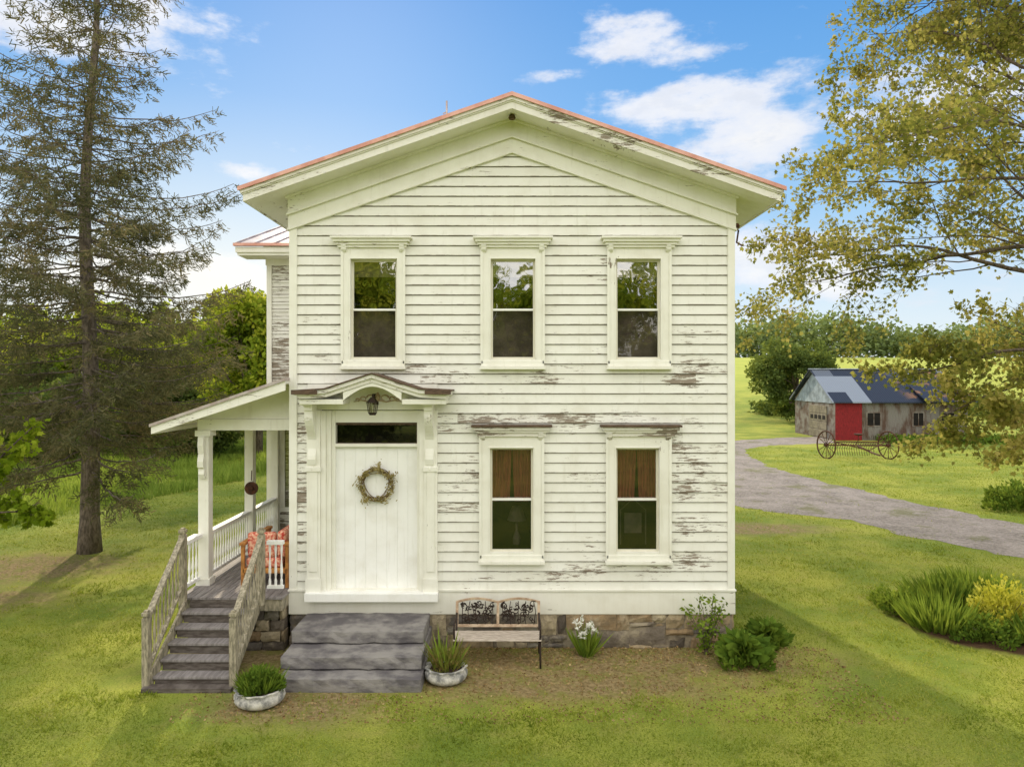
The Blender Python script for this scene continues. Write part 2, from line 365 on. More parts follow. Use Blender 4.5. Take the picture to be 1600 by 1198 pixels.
DR=[GP(*p) for p in [(1030,768),(1150,790),(1240,803),(1330,813),(1430,840),(1600,872),(1800,908),(2000,940),(2000,880),(1800,850),(1600,820),(1450,790),(1300,756),(1205,730),(1170,713),(1164,702),(1200,696),(1304,692),(1299,682),(1240,683),(1150,688),(1050,694)]]
dp=[]
for i in range(len(DR)):
    a=np.array(DR[i]); b=np.array(DR[(i+1)%len(DR)]); n=max(1,int(np.linalg.norm(b-a)/.4))
    for k in range(n): 
        q=a+(b-a)*k/n; q=q+RNG.normal(size=2)*.12; dp.append(tuple(q))
mb=MB(); mb.add([(p[0],p[1],.006) for p in dp],[tuple(range(len(dp)))]); mb.done('gravel_driveway',None,m_gravel,kind='structure')
def inpoly(px,py,poly):
    r=np.zeros(len(px),bool); j=len(poly)-1
    for i in range(len(poly)):
        xi,yi=poly[i]; xj,yj=poly[j]
        cnd=((yi>py)!=(yj>py))&(px<(xj-xi)*(py-yi)/((yj-yi)+1e-12)+xi); r^=cnd; j=i
    return r
def nz2(x,y): return .5+.25*np.sin(x*2.3+1.3*np.sin(y*1.7))+.25*np.sin(y*3.1+1.7*np.sin(x*1.1+2))
N=380000
d=np.exp(RNG.uniform(np.log(7.3),np.log(46),N)); xx=RNG.uniform(-.82,.82,N)*d; yy=d-DF
keep=np.ones(N,bool)
ind=inpoly(xx,yy,DR); keep&=~(ind&(RNG.uniform(size=N)<.96+.04*nz2(xx,yy)))
keep&=~((np.abs(xx)<3.75)&(yy>-.05)&(yy<10)); keep&=~((xx>-6)&(xx<-3.6)&(yy>-1.65)&(yy<8)); keep&=~((xx>-3.42)&(xx<-1.28)&(yy>-1.7)&(yy<0))
for cx,cy,rx,ry in DIRT:
    l=np.hypot((xx-cx)/rx,(yy-cy)/ry)+(nz2(xx*1.5,yy*1.5)-.5)*.9+(nz2(xx*5,yy*5)-.5)*.6
    keep&=~((l<1.3)&(RNG.uniform(size=N)<np.clip(1.7-l,0,.86)))
l=np.hypot((xx-8.9)/1.9,(yy-1.2)/1.8); keep&=l>1
keep&=~((yy>38)&(xx>22)&(xx<34))
xx,yy,d=xx[keep],yy[keep],d[keep]; n=len(xx)
C=np.stack([xx,yy,np.full(n,-.005)],-1)
hh=(.035+.035*nz2(xx*.8,yy*.8)*nz2(xx*3,yy*3))*(d/9)**.35
dirs=np.stack([RNG.normal(size=n)*.8,RNG.normal(size=n)*.8,np.ones(n)],-1)
TB=np.array([(0.13,0),(0.0,1.0),(-0.13,0)])
V=leafgeo(C,1.0,TB,dirs); V=C[:,None,:]+(V-C[:,None,:])*(hh)[:,None,None]
polymesh('lawn_grass',V,3,m_blade,kind='stuff')
# dead leaves and debris on the bare ground
n=7000; xx=RNG.uniform(-4.5,5.2,n); yy=-RNG.uniform(0,1,n)**1.4*2.6-.05
k=~((xx>-3.42)&(xx<-1.28)&(yy>-1.75))&~((xx<-3.6)&(yy>-1.6)); xx,yy=xx[k],yy[k]; n=len(xx)
V=leafgeo(np.stack([xx,yy,RNG.uniform(.008,.025,n)],-1),.035,RH,RNG.normal(size=(n,3))*np.array([1,1,.15]),0.05)
polymesh('leaf_litter',V,6,m_litter,kind='stuff')
N=90000
xx=RNG.uniform(-42,-6.3,N); dd=RNG.uniform(19,50,N)
k=(dd>20.8+(xx+15)*3.0+nz2(xx,dd)*1.2)&(dd>19+nz2(xx*.5,dd))
xx,dd=xx[k],dd[k]; n=len(xx); C=np.stack([xx,dd-DF,hgt(xx,dd-DF)-.01],-1)
V=leafgeo(C,1,TB*np.array([.5,1]),np.stack([RNG.normal(size=n)*.35,RNG.normal(size=n)*.35,np.ones(n)],-1))
V=C[:,None,:]+(V-C[:,None,:])*(.2+.35*nz2(xx*.6,dd*.6))[:,None,None]
polymesh('meadow_grass',V,3,m_meadow,kind='stuff')
# ------------------------------------------------------------------ HOUSE
house=empty('house',(0,0,0),label='two-storey white clapboard farmhouse with peeling paint and red metal roof',category='house')
HW=FX(1146); ZC=6.96
RZ=lambda x,o=0: 9.018-.346*abs(x)-o
UP=[(584,535,633),(801,752,850),(998,949,1047)]
LO=[(800,750,849),(997,947,1047)]
OP=[]
for cx,a,b in UP: OP.append((FX(a+3),FX(b-3),FZ(571),FZ(386)))
for cx,a,b in LO: OP.append((FX(a+3),FX(b-3),FZ(874),FZ(684)))
OP.append((FX(486),FX(681),FZ(923),FZ(632)))
mb=MB()
z=Z0W
while z<8.3:
    z1=z+BH; hw=HW
    if z1>ZC: hw=min(HW,(9.018-.70-z)/.346)
    if hw<=.05: break
    bx=sorted(set([-hw,hw]+[v for o in OP for v in o[:2] if -hw<v<hw]))
    for a,b in zip(bx,bx[1:]):
        mid=(a+b)/2; segs=[(z,z1)]
        for o in OP:
            if o[0]<mid<o[1]:
                ns_=[]
                for s0,s1 in segs:
                    if o[3]<=s0 or o[2]>=s1: ns_.append((s0,s1)); continue
                    if o[2]>s0: ns_.append((s0,o[2]))
                    if o[3]<s1: ns_.append((o[3],s1))
                segs=ns_
        for s0,s1 in segs:
            yo=lambda q:-(.030-(q-z)/BH*.026)
            mb.add([(a,yo(s0),s0),(b,yo(s0),s0),(b,yo(s1),s1),(a,yo(s1),s1),(a,0.0,s0),(b,0.0,s0)],[(0,1,2,3),(0,4,5,1)])
    z=z1
for sx in (-1,1):
    z=Z0W
    while z<7.6:
        z1=z+BH; o0,o1=.026,.004
        mb.add([(sx*(HW-.03+o0),0,z),(sx*(HW-.03+o0),9,z),(sx*(HW-.03+o1),9,z1),(sx*(HW-.03+o1),0,z1),(sx*(HW-.03),0,z),(sx*(HW-.03),9,z)],[(0,1,2,3),(0,4,5,1)]); z=z1
mb.add([(-HW,9,.3),(HW,9,.3),(HW,9,7.6),(0,9,8.9),(-HW,9,7.6)],[(0,1,2,3,4)])
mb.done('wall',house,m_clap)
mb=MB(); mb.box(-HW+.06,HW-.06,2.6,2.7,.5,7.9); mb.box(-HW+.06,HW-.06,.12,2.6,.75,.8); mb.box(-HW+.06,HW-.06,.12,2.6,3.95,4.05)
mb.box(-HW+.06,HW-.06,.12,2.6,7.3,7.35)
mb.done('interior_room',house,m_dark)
for a,b in ((453,465),(1136,1147)):
    mb=MB(); mb.box(FX(a),FX(b),-.05,.1,Z0W-.02,ZC+.05); mb.done('corner_board',house,m_trim,bevel=.003)
mb=MB(); mb.box(-HW-.02,HW+.02,-.04,9.02,FZ(958),Z0W-.001); mb.box(-HW-.03,HW+.03,-.065,9.03,Z0W,Z0W+.03)
mb.done('water_table',house,m_trimh,bevel=.003)
mb=MB(); mb.box(-HW+.03,HW-.03,-.012,8.98,-.1,FZ(958)-.002,1)
zt_=FZ(958)-.004; xq=-HW
def stone(mb,x0,x1,z0,z1,y0,y1,j=.016):
    # rough rock face: 4x3 displaced grid
    na,nb_=5,4; w_=x1-x0; h_=z1-z0; vs=[]; base=random.uniform(-.035,.012)
    sk=random.uniform(-.02,.02)
    for jj in range(nb_):
        for i in range(na):
            u=i/(na-1); v=jj/(nb_-1); e_=(i in(0,na-1)) or (jj in(0,nb_-1))
            vs.append((x0+w_*u+random.uniform(-1,1)*j*(1 if e_ else .8)*min(1,w_/.2), y0+base+(.025 if e_ else random.uniform(-.018,.008)), z0+h_*v+random.uniform(-1,1)*j*.7+sk*(u-.5)))
    fs=[(jj*na+i,jj*na+i+1,(jj+1)*na+i+1,(jj+1)*na+i) for jj in range(nb_-1) for i in range(na-1)]
    b0=len(vs); ring=[i for i in range(na)]+[jj*na+na-1 for jj in range(1,nb_)]+[(nb_-1)*na+i for i in range(na-2,-1,-1)]+[jj*na for jj in range(nb_-2,0,-1)]
    for r in ring: vs.append((vs[r][0],y1,vs[r][2]))
    n=len(ring); fs+=[(ring[(i+1)%n],ring[i],b0+i,b0+(i+1)%n) for i in range(n)]
    mb.add(vs,fs)
while xq<HW-.01:
    x2=min(HW,xq+random.uniform(.45,1.3)); 
    if HW-x2<.2: x2=HW
    hs=[-.08]
    while hs[-1]<zt_-.12: hs.append(hs[-1]+random.choice([.07,.09,.13,.2,.3]))
    hs[-1]=zt_
    for z0_,z1_ in zip(hs,hs[1:]):
        xa=xq
        while xa<x2-.01:
            xb=min(x2,xa+random.uniform(.14,.5)*(1.9 if z1_-z0_>.15 else 1))
            if x2-xb<.1: xb=x2
            stone(mb,xa+.002,xb-.002,z0_+.002,z1_-.002,-.025,.12); xa=xb
    xq=x2
for sx in (-1,1):
    for j in range(4):
        yq=.12
        while yq<9:
            y2=yq+random.uniform(.3,.9); zz=[-.06,.10,.20,.34,zt_]; mb.box(min(sx*HW,sx*(HW-.1)),max(sx*HW,sx*(HW-.1)),yq+.008,y2-.008,zz[j]+.007,zz[j+1]-.007); yq=y2
mb.done('foundation',house,[m_stone,m_mortar],smooth=False)
def chev(mb,hw,o0,o1,y0,y1,mi=0):
    for s in (-1,1):
        mb.prism([(0,RZ(0,o0)),(s*hw,RZ(hw,o0)),(s*hw,RZ(hw,o1)),(0,RZ(0,o1))],y0,y1,'y',mi)
roof=empty('roof',(0,0,7.5),house)
mb=MB(); chev(mb,4.335,0,.032,-.63,9.63); chev(mb,4.345,-.008,.055,-.64,-.615)
for s in(-1,1):
    for k in range(24):
        yk=-.4+k*.41
        mb.prism([(0,RZ(0,-.02)),(s*4.33,RZ(4.33,-.02)),(s*4.33,RZ(4.33,0.0)),(0,RZ(0,0.0))],yk,yk+.03)
mb.done('roof_sheet',roof,m_roof)
mb=MB(); chev(mb,4.315,.033,.105,-.605,-.55); chev(mb,4.30,.105,.125,-.585,-.55); mb.done('crown_moulding',roof,m_fascia,bevel=.004)
mb=MB(); chev(mb,4.285,.10,.235,-.565,-.53); 
for s in(-1,1): mb.box(min(s*4.285,s*4.25),max(s*4.285,s*4.25),-.53,9.5,RZ(4.28,.235),RZ(4.28,.10))
mb.done('fascia',roof,m_fascia,bevel=.003)
mb=MB(); chev(mb,4.25,.045,.222,-.53,9.5); mb.done('soffit',roof,m_trimh)
mb=MB()
chev(mb,HW+.03,.223,.50,-.06,-.001); chev(mb,HW+.05,.50,.53,-.10,-.001); chev(mb,HW+.03,.53,.745,-.045,-.001); chev(mb,HW+.04,.745,.785,-.075,-.001)
chev(mb,HW+.05,.223,.262,-.13,-.0602)
for s in(-1,1): mb.box(min(s*HW,s*(HW+.03)),max(s*HW,s*(HW+.03)),0,9,6.96,7.50)
mb.done('frieze_board',house,m_trimh,bevel=.003)
mb=MB(); mb.lathe([(.01,8.70),(.05,8.71),(.06,8.74),(.04,8.78)],0,-.28,10); mb.done('wasp_nest',house,m_bare)
mb=MB(); mb.tube([W(698,215,14.5),W(698,158,14.5)],.02,6); mb.tube([W(698,175,14.5),W(692,178,14.5)],.012,6); mb.done('vent_pipe',roof,m_lead)
def console(mb,x0,x1,zt,zb,dep,mi=0):
    h=zt-zb; P=[(0,zt),(-dep,zt),(-dep,zt-.10*h)]
    for i in range(13):
        q=i/12; yv=-dep*(.92-.62*q**.7)-dep*.16*math.sin(q*math.pi*2.2); P.append((yv,zt-.10*h-q*.72*h))
    P+=[(-dep*.42,zb+.12*h),(-dep*.36,zb+.03*h),(-dep*.12,zb),(0,zb)]
    mb.prism(P,x0,x1,'x',mi)
def window(cx,ca,cb,gt,gb,mr,gl,gr,cb_bot,hood_t,hood_b,hl,hr,lower):
    wx=FX(cx); wn=empty('window',(wx,0,FZ(cb_bot)),house)
    x0,x1=FX(ca),FX(cb); g0,g1=FX(gl),FX(gr); zb,zt=FZ(cb_bot),FZ(hood_b)
    gz0,gz1=FZ(gb),FZ(gt); mz=FZ(mr)
    mb=MB(); a=.06; ix0,ix1=g0-.045,g1+.045; iz0,iz1=gz0-.045,gz1+.05
    mb.box(x0,ix0,-a,.02,zb,zt); mb.box(ix1,x1,-a,.02,zb,zt); mb.box(ix0,ix1,-a,.02,iz1,zt); mb.box(ix0,ix1,-a,.02,zb,iz0)
    mb.box(x0-.012,x0+.03,-a-.02,-a,zb+.05,zt); mb.box(x1-.03,x1+.012,-a-.02,-a,zb+.05,zt)
    mb.box(ix0-.02,ix0,-a-.012,-a,iz0,iz1); mb.box(ix1,ix1+.02,-a-.012,-a,iz0,iz1); mb.box(ix0-.02,ix1+.02,-a-.012,-a,iz1,iz1+.02)
    mb.box(ix0-.01,ix0,.02,.14,iz0,iz1); mb.box(ix1,ix1+.01,.02,.14,iz0,iz1); mb.box(ix0,ix1,.021,.14,iz1,iz1+.01); mb.box(ix0,ix1,.021,.14,iz0-.01,iz0)
    mb.done('frame',wn,m_trim,bevel=.003)
    mb=MB()
    def sash(y0,za,zc):
        s=.036; mb.box(ix0,ix0+s,y0,y0+.035,za,zc); mb.box(ix1-s,ix1,y0,y0+.035,za,zc); mb.box(ix0+s,ix1-s,y0+.001,y0+.034,zc-s,zc); mb.box(ix0+s,ix1-s,y0+.001,y0+.034,za,za+s)
    sash(.04,mz-.016,iz1); sash(.0,iz0,mz+.018)
    mb.done('sash',wn,m_sash,bevel=.002)
    s=.034
    mb=MB(); mb.box(ix0+s,ix1-s,-.006,-.001,mz-.016,mz+.018); mb.done('meeting_rail',wn,m_clean)
    mb=MB()
    mb.add([(ix0+s,.055,mz),(ix1-s,.055,mz),(ix1-s,.055,iz1-s),(ix0+s,.055,iz1-s)],[(0,1,2,3)])
    mb.add([(ix0+s,.015,iz0+s),(ix1-s,.015,iz0+s),(ix1-s,.015,mz),(ix0+s,.015,mz)],[(0,1,2,3)],1)
    mb.done('glass',wn,[m_glassl if lower else m_glass,m_glassl if lower else m_glasss])
    mb=MB(); mb.box(x0-.02,x1+.02,-.13,-.0005,zb-.045,zb+.01) ; mb.box(x0,x1,-.08,-.0605,zb+.011,zb+.10); mb.done('sill',wn,m_trimh,bevel=.005)
    h0,h1=FX(hl),FX(hr); zz=FZ(hood_t)
    mb=MB(); mat=1 if lower else 0
    mb.box(h0,h1,-.20,-.0,zz-.035,zz,mat); mb.box(h0+.035,h1-.035,-.165,0,zz-.085,zz-.0352,0); mb.box(h0+.07,h1-.07,-.13,0,zz-.13,zz-.0852,0); mb.box(h0+.10,h1-.10,-.10,0,FZ(hood_b)-.001,zz-.1302,0)
    for s0 in (x0+.005,x1-.085):
        console(mb,s0,s0+.08,zz-.131,zz-.40,.125,0)
    mb.done('hood',wn,[m_trimh if not lower else m_worn,m_worn if not lower else m_bare],bevel=.004)
    if lower:
        mb=MB(); n=40
        for k,(u0,u1) in enumerate([(ix0,wx-.005),(wx+.005,ix1)]):
            vs=[];fs=[]
            rows=[iz1,gz1-.45,mz-.05]
            for i in range(n+1):
                u=i/n
                for j,zr in enumerate(rows):
                    sq=1-.10*j/2
                    xx_=(u0+(u1-u0)*u*sq) if k==0 else (u1-(u1-u0)*(1-u)*sq)
                    vs.append((xx_,.13+.018*math.sin(u*38+j+k),zr))
            for i in range(n):
                for j in range(2): fs.append((i*3+j,i*3+j+1,(i+1)*3+j+1,(i+1)*3+j))
            mb.add(vs,fs)
        mb.done('curtain',wn,m_curt,smooth=True)
        mb=MB(); 
        if cx<900:
            mb.lathe([(.06,iz0+.0),(.07,iz0+.1),(.02,iz0+.25),(.02,iz0+.42),(.17,iz0+.42),(.08,iz0+.66)],wx+.08,.54,14)
        else:
            mb.box(wx-.15,wx+.15,.5,.52,iz0+.2,iz0+.55); 
            mb.tube([(wx-.22,.5,iz0),(wx-.22,.5,iz0+.6),(wx,.5,iz0+.8),(wx+.22,.5,iz0+.6),(wx+.22,.5,iz0)],.012,6)
        mb.done('table_lamp' if cx<900 else 'chair_back',wn,m_sheer)
    else:
        mb=MB(); mb.add([(ix0,.13,iz1-.28),(ix1,.13,iz1-.28),(ix1,.13,iz1),(ix0,.13,iz1)],[(0,1,2,3)]); mb.done('blind',wn,m_blind)
        mb=MB(); mb.add([(ix0,.16,iz0),(ix1,.16,iz0),(ix1,.16,mz),(ix0,.16,mz)],[(0,1,2,3)]); mb.done('cafe_curtain',wn,m_sheer)
for (cx,a,b),(gl,gr),(hl,hr) in zip(UP,[(553,617),(771,832),(966,1027)],[(520,645),(740,863),(938,1062)]):
    window(cx,a,b,410,557,484,gl,gr,573,372,388,hl,hr,False)
for (cx,a,b),(gl,gr),(hl,hr) in zip(LO,[(770,829),(966,1025)],[(737,862),(937,1062)]):
    window(cx,a,b,704,857,780,gl,gr,875,663,681,hl,hr,True)
# entrance
ent=empty('entrance',(FX(585),0,FZ(934)),house)
mb=MB()
for a,b in((482,503),(664,684)):
    mb.box(FX(a),FX(b),-.11,0,FZ(922),FZ(640)); mb.box(FX(a+4),FX(b-4),-.125,-.1101,FZ(890),FZ(735)); mb.box(FX(a-1.5),FX(b+1.5),-.14,-.1252,FZ(922),FZ(900)); mb.box(FX(a-1.5),FX(b+1.5),-.14,-.1103,FZ(735)-.0,FZ(728))
for a,b,y in((503,511,-.08),(511,518,-.05),(518,524,.0),(656,664,-.08),(652,656,-.03)):
    mb.box(FX(a)+.0005,FX(b),y,.14,FZ(922),FZ(641))
mb.box(FX(524)+.001,FX(652)-.001,-.0,.14,FZ(660),FZ(641)); mb.box(FX(524)+.001,FX(652)-.001,-.01,.14,FZ(698),FZ(693))
mb.box(FX(482),FX(684),-.06,.14,FZ(640)+.001,FZ(600))
mb.done('door_surround',ent,m_trim,bevel=.004)
mb=MB(); mb.box(FX(481),FX(686),-.22,0.02,FZ(934),FZ(923)+.02); mb.done('door_sill',ent,m_clean,bevel=.006)
mb=MB(); nb=8; xa,xb=FX(521),FX(653)
for k in range(nb): mb.box(xa+(xb-xa)*k/nb+.0015,xa+(xb-xa)*(k+1)/nb-.0015,.06,.10,FZ(921),FZ(697))
mb.box(xa,xb,.066,.12,FZ(921),FZ(697)); mb.done('door',ent,m_clean,bevel=.002)
mb=MB(); mb.box(xa,xb,.055,.075,FZ(664),FZ(660)); mb.box(xa,xb,.055,.075,FZ(694),FZ(692)); mb.box(xa,xa+.03,.056,.074,FZ(692),FZ(664)); mb.box(xb-.03,xb,.056,.074,FZ(692),FZ(664))
mb.done('transom_frame',ent,m_bare)
mb=MB(); mb.add([(xa,.065,FZ(693)),(xb,.065,FZ(693)),(xb,.065,FZ(661)),(xa,.065,FZ(661))],[(0,1,2,3)]); mb.done('transom_glass',ent,m_glassl)
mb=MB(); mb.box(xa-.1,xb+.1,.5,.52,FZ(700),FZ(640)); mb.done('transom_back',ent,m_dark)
for a,b in((484,497),(666,679)):
    mb=MB(); console(mb,FX(a),FX(b),FZ(630),FZ(728),.36)
    mb.lathe([(.03,FZ(735)),(.05,FZ(731)),(.03,FZ(727))],(FX(a)+FX(b))/2,-.10,8)
    mb.box(FX(a)-.03,FX(b)+.03,-.47,-.0605,FZ(632)+.002,FZ(622))
    for q in range(8):
        an=q*math.pi/4; mb.lathe([(.012,FZ(652)+.03*math.sin(an)-.008),(.016,FZ(652)+.03*math.sin(an)),(.012,FZ(652)+.03*math.sin(an)+.008)],(FX(a)+FX(b))/2+.03*math.cos(an),-.365,6)
    mb.done('scroll_bracket',ent,m_trim,bevel=.004)
hd=empty('entrance_hood',(-2.23,0,4.1),house)
xL,xR,xc=-3.50,-.96,-2.23; a0,a1=-2.98,-1.48
mb=MB()
def ped(t0,t1,y0,y1,mi,e=0):
    for s,xe in((-1,a0),(1,a1)):
        mb.prism([(xc,4.58-t0),(xe,4.335-t0),(xe,4.335-t1),(xc,4.58-t1)],y0,y1,'y',mi)
    mb.prism([(xL+e,4.305-t0),(a0-.0005,4.335-t0),(a0-.0005,4.335-t1),(xL+e,4.305-t1)],y0,y1,'y',mi)
    mb.prism([(a1+.0005,4.335-t0),(xR-e,4.305-t0),(xR-e,4.305-t1),(a1+.0005,4.335-t1)],y0,y1,'y',mi)
ped(0,.022,-.63,-.02,1); ped(.0225,.085,-.60,-.02,0,.03); ped(.086,.15,-.56,-.02,0,.08)
for xa_,xb_ in((xL+.005,xL+.42),(xR-.42,xR-.005)): mb.box(xa_,xb_,-.645,-.6305,4.235,4.30,1)
mb.box(xL+.10,a0+.28,-.52,-.025,4.075,4.335-.18,2); mb.box(a1-.28,xR-.10,-.52,-.025,4.075,4.335-.18,2)
mb.done('hood_roof',hd,[m_fascia,m_bare,m_trimh],bevel=.004)
mb=MB()
P=[]; n=16
xs0,xs1=a0+.285,a1-.285
for i in range(n+1):
    q=i/n; P.append((xs0+(xs1-xs0)*q,4.14+.22*math.sin(math.pi*q)))
top=lambda x:(4.58-.155-abs(x-xc)*(.245/.75))
for i in range(n):
    p,q=P[i],P[i+1]; mb.prism([(p[0],p[1]),(q[0],q[1]),(q[0],top(q[0])),(p[0],top(p[0]))],-.54,-.50)
mb.done('arched_fascia',hd,m_trim)
mb=MB()
for s in(-1,1):
    for k,(r,ox) in enumerate([(.06,.12),(.045,.24),(.03,.33)]):
        pts=[(xc+s*(ox+r*math.cos(a)),-.075,4.17-k*.02+r*math.sin(a)*.7) for a in np.linspace(0,4.6,12)]
        mb.tube(pts,[.014-.0008*i for i in range(12)],5)
    mb.tube([(xc+s*.02,-.075,4.13),(xc+s*.14,-.075,4.10),(xc+s*.28,-.075,4.13),(xc+s*.40,-.075,4.10)],[.018,.012,.01,.005],5)
mb.lathe([(.01,4.10),(.04,4.16),(.045,4.2),(.01,4.26)],xc,-.075,8)
mb.done('carved_ornament',hd,m_tan)
ln=empty('lantern',W(582,635,11.55),house); lx,ly,lz=ORG[ln.name]
mb=MB(); mb.tube([(lx,-.06,lz+.14),(lx,ly,lz+.19),(lx,ly,lz+.14)],.012,6); mb.lathe([(.03,lz+.15),(.10,lz+.07),(.10,lz+.06)],lx,ly,6); mb.lathe([(.06,lz-.12),(.07,lz-.10),(.05,lz-.14)],lx,ly,6)
for k in range(6):
    a=k*math.pi/3; mb.tube([(lx+.09*math.cos(a),ly+.09*math.sin(a),lz+.06),(lx+.065*math.cos(a),ly+.065*math.sin(a),lz-.11)],.008,4)
mb.box(lx-.05,lx+.05,-.085,-.061,lz+.02,lz+.2); mb.done('lantern_frame',ln,m_black)
mb=MB(); mb.lathe([(.055,lz-.11),(.078,lz+.06)],lx,ly,6); mb.done('lantern_glass',ln,m_glassl)
# wreath
wx,wy,wz=FX(588),.03,FZ(757)
wr=empty('wreath',(wx,wy,wz),label='dried twig and leaf wreath with pale blossoms on the white door',category='wreath')
mb=MB()
for k in range(16):
    r0=.235+random.uniform(-.04,.04); pts=[]
    for i in range(25):
        a=2*math.pi*i/24+k; rr=r0+.018*math.sin(3*a+k); pts.append((wx+rr*math.cos(a),wy-.01-.02*abs(math.sin(2*a+k)),wz+rr*math.sin(a)))
    mb.tube(pts,.006,4)
mb.done('twig_ring',wr,m_twig)
n=900; a=RNG.uniform(0,2*np.pi,n); a=a+.2*np.sin(a*7); rr=.245+RNG.normal(size=n)*.028+np.abs(RNG.normal(size=n))*.05*(np.sin(a*5)>.3)
C=np.stack([wx+rr*np.cos(a),wy-.03-RNG.uniform(0,.05,n),wz+rr*np.sin(a)],-1)
tang=np.stack([-np.sin(a)+.5*np.cos(a)*np.abs(RNG.normal(size=n)),RNG.normal(size=n)*.4-.2,np.cos(a)+.5*np.sin(a)*np.abs(RNG.normal(size=n))],-1)
polymesh('dried_leaves',leafgeo(C,.045,RH*np.array([.8,1]),tang),6,m_dry,wr,(wx,wy,wz))
k=(RNG.uniform(size=n)<.14)&(np.sin(a)<.3); Cw=C[k]-np.array([0,.02,0]); polymesh('pale_blossoms',leafgeo(Cw,.026,RH,None),6,m_white,wr,(wx,wy,wz))
# ------------------------------------------------------------------ rear wing
wing=empty('wing',(-4.6,4.2,0),house)
mb=MB(); wy0=4.13; wx0=-5.50; z=0.55
while z<7.35:
    z1=z+BH; mb.add([(wx0,wy0-.026,z),(-HW,wy0-.026,z),(-HW,wy0-.004,z1),(wx0,wy0-.004,z1),(wx0,wy0,z),(-HW,wy0,z)],[(0,1,2,3),(0,4,5,1)])
    mb.add([(wx0-.022,wy0,z),(wx0-.022,12,z),(wx0-.004,12,z1),(wx0-.004,wy0,z1)],[(0,1,2,3)]); z=z1
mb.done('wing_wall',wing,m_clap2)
mb=MB(); mb.box(wx0-.01,wx0+.10,wy0-.05,wy0+.05,.5,7.15); mb.box(wx0-.03,-HW,wy0-.06,wy0-.0265,7.02,7.32); mb.done('wing_corner_board',wing,m_trim)
mb=MB()
mb.prism([(wy0-.62,7.40),(wy0+4.5,9.1),(wy0+4.5,9.04),(wy0-.62,7.34)],-6.02,-HW,'x',0)
for k in range(6): xk=-6.0+k*.42; mb.prism([(wy0-.62,7.43),(wy0+4.5,9.13),(wy0+4.5,9.1),(wy0-.62,7.40)],xk,xk+.03,'x',0)
mb.box(-6.03,-HW,wy0-.66,wy0-.625,7.35,7.41,1)
mb.box(-6.0,-HW,wy0-.60,wy0,7.22,7.335,2); mb.box(-5.97,-HW,wy0-.56,wy0,7.16,7.219,2)
mb.prism([(wy0,7.22),(wy0+4.4,7.22),(wy0+4.4,9.0),(wy0,7.5)],-5.6,-5.5,'x',2)
mb.done('wing_roof',wing,[m_lead,m_roof,m_trimh])
mb=MB(); x0,x1=-5.22,-4.55
mb.box(x0,x0+.12,wy0-.07,wy0,1.6,3.5); mb.box(x1-.12,x1,wy0-.07,wy0,1.6,3.5); mb.box(x0-.05,x1+.05,wy0-.10,wy0,3.5,3.62); mb.box(x0-.03,x1+.03,wy0-.09,wy0,1.5,1.6)
mb.done('porch_window_frame',wing,m_clean)
mb=MB(); mb.box(x0+.12,x1-.12,wy0-.04,wy0-.027,1.6,3.5); mb.done('porch_window_glass',wing,m_glassl)
mb=MB(); mb.box(wx0,-HW,wy0,12,-.1,.55); mb.done('wing_foundation',wing,m_stone)
# ------------------------------------------------------------------ porch
D2=lambda d:d-DF
po=empty('porch',(-4.6,0,0),house); DZ=.95
mb=MB(); nb=14; y0=D2(11.5); y1=wy0-.03
for k in range(nb):
    xa_=-5.42+k*(1.72/nb); mb.box(xa_+.004,xa_+1.72/nb-.004,y0-.03,y1,DZ-.03,DZ)
mb.done('deck',po,m_deck)
mb=MB(); mb.box(-5.40,-3.72,y0,y1,DZ-.22,DZ-.032); mb.done('deck_skirt',po,m_railwood)
mb=MB()
for j in range(4):
    for side in range(2):
        q=-5.35 if side==0 else y0+.35
        end=-3.75 if side==0 else y1
        while q<end:
            q2=min(end,q+random.uniform(.2,.5))
            zz0=j*.18-.04
            if side==0: stone(mb,q+.01,q2-.01,zz0+.006,zz0+.174,y0+.22,y0+.45)
            else: mb.box(-5.36+random.uniform(-.02,.02),-5.15,q+.01,q2-.01,zz0+.006,zz0+.174)
            q=q2
mb.done('porch_foundation',po,m_stone)
prz=lambda x:4.50+(x+3.7)*.341
mb=MB(); mb.prism([(-5.92,prz(-5.92)),(-3.70,prz(-3.70)),(-3.70,prz(-3.7)-.05),(-5.92,prz(-5.92)-.05)],D2(11.58),wy0)
mb.done('porch_roof_sheet',po,m_lead)
mb=MB(); mb.prism([(-5.90,prz(-5.9)-.051),(-3.71,prz(-3.7)-.051),(-3.71,prz(-3.7)-.21),(-5.90,prz(-5.9)-.17)],D2(11.61),D2(11.65))
mb.prism([(-5.90,prz(-5.9)-.051),(-3.71,prz(-3.7)-.051),(-3.71,prz(-3.7)-.10),(-5.90,prz(-5.9)-.10)],D2(11.651),wy0)
mb.box(-5.90,-5.87,D2(11.652),wy0,prz(-5.9)-.17,prz(-5.9)-.101)
mb.done('porch_fascia',po,m_trimh)
mb=MB(); mb.prism([(-5.35,prz(-5.35)-.101),(-3.71,prz(-3.7)-.101),(-3.71,3.79),(-5.35,3.79)],D2(12.2),D2(12.24))
mb.box(-5.38,-3.71,D2(12.15),D2(12.33),3.60,3.789); mb.box(-5.38,-5.2,D2(12.331),wy0,3.60,3.79); mb.box(-5.2,-3.71,D2(12.34),wy0-.001,3.80,3.83)
mb.done('porch_beam',po,m_trimh,bevel=.004)
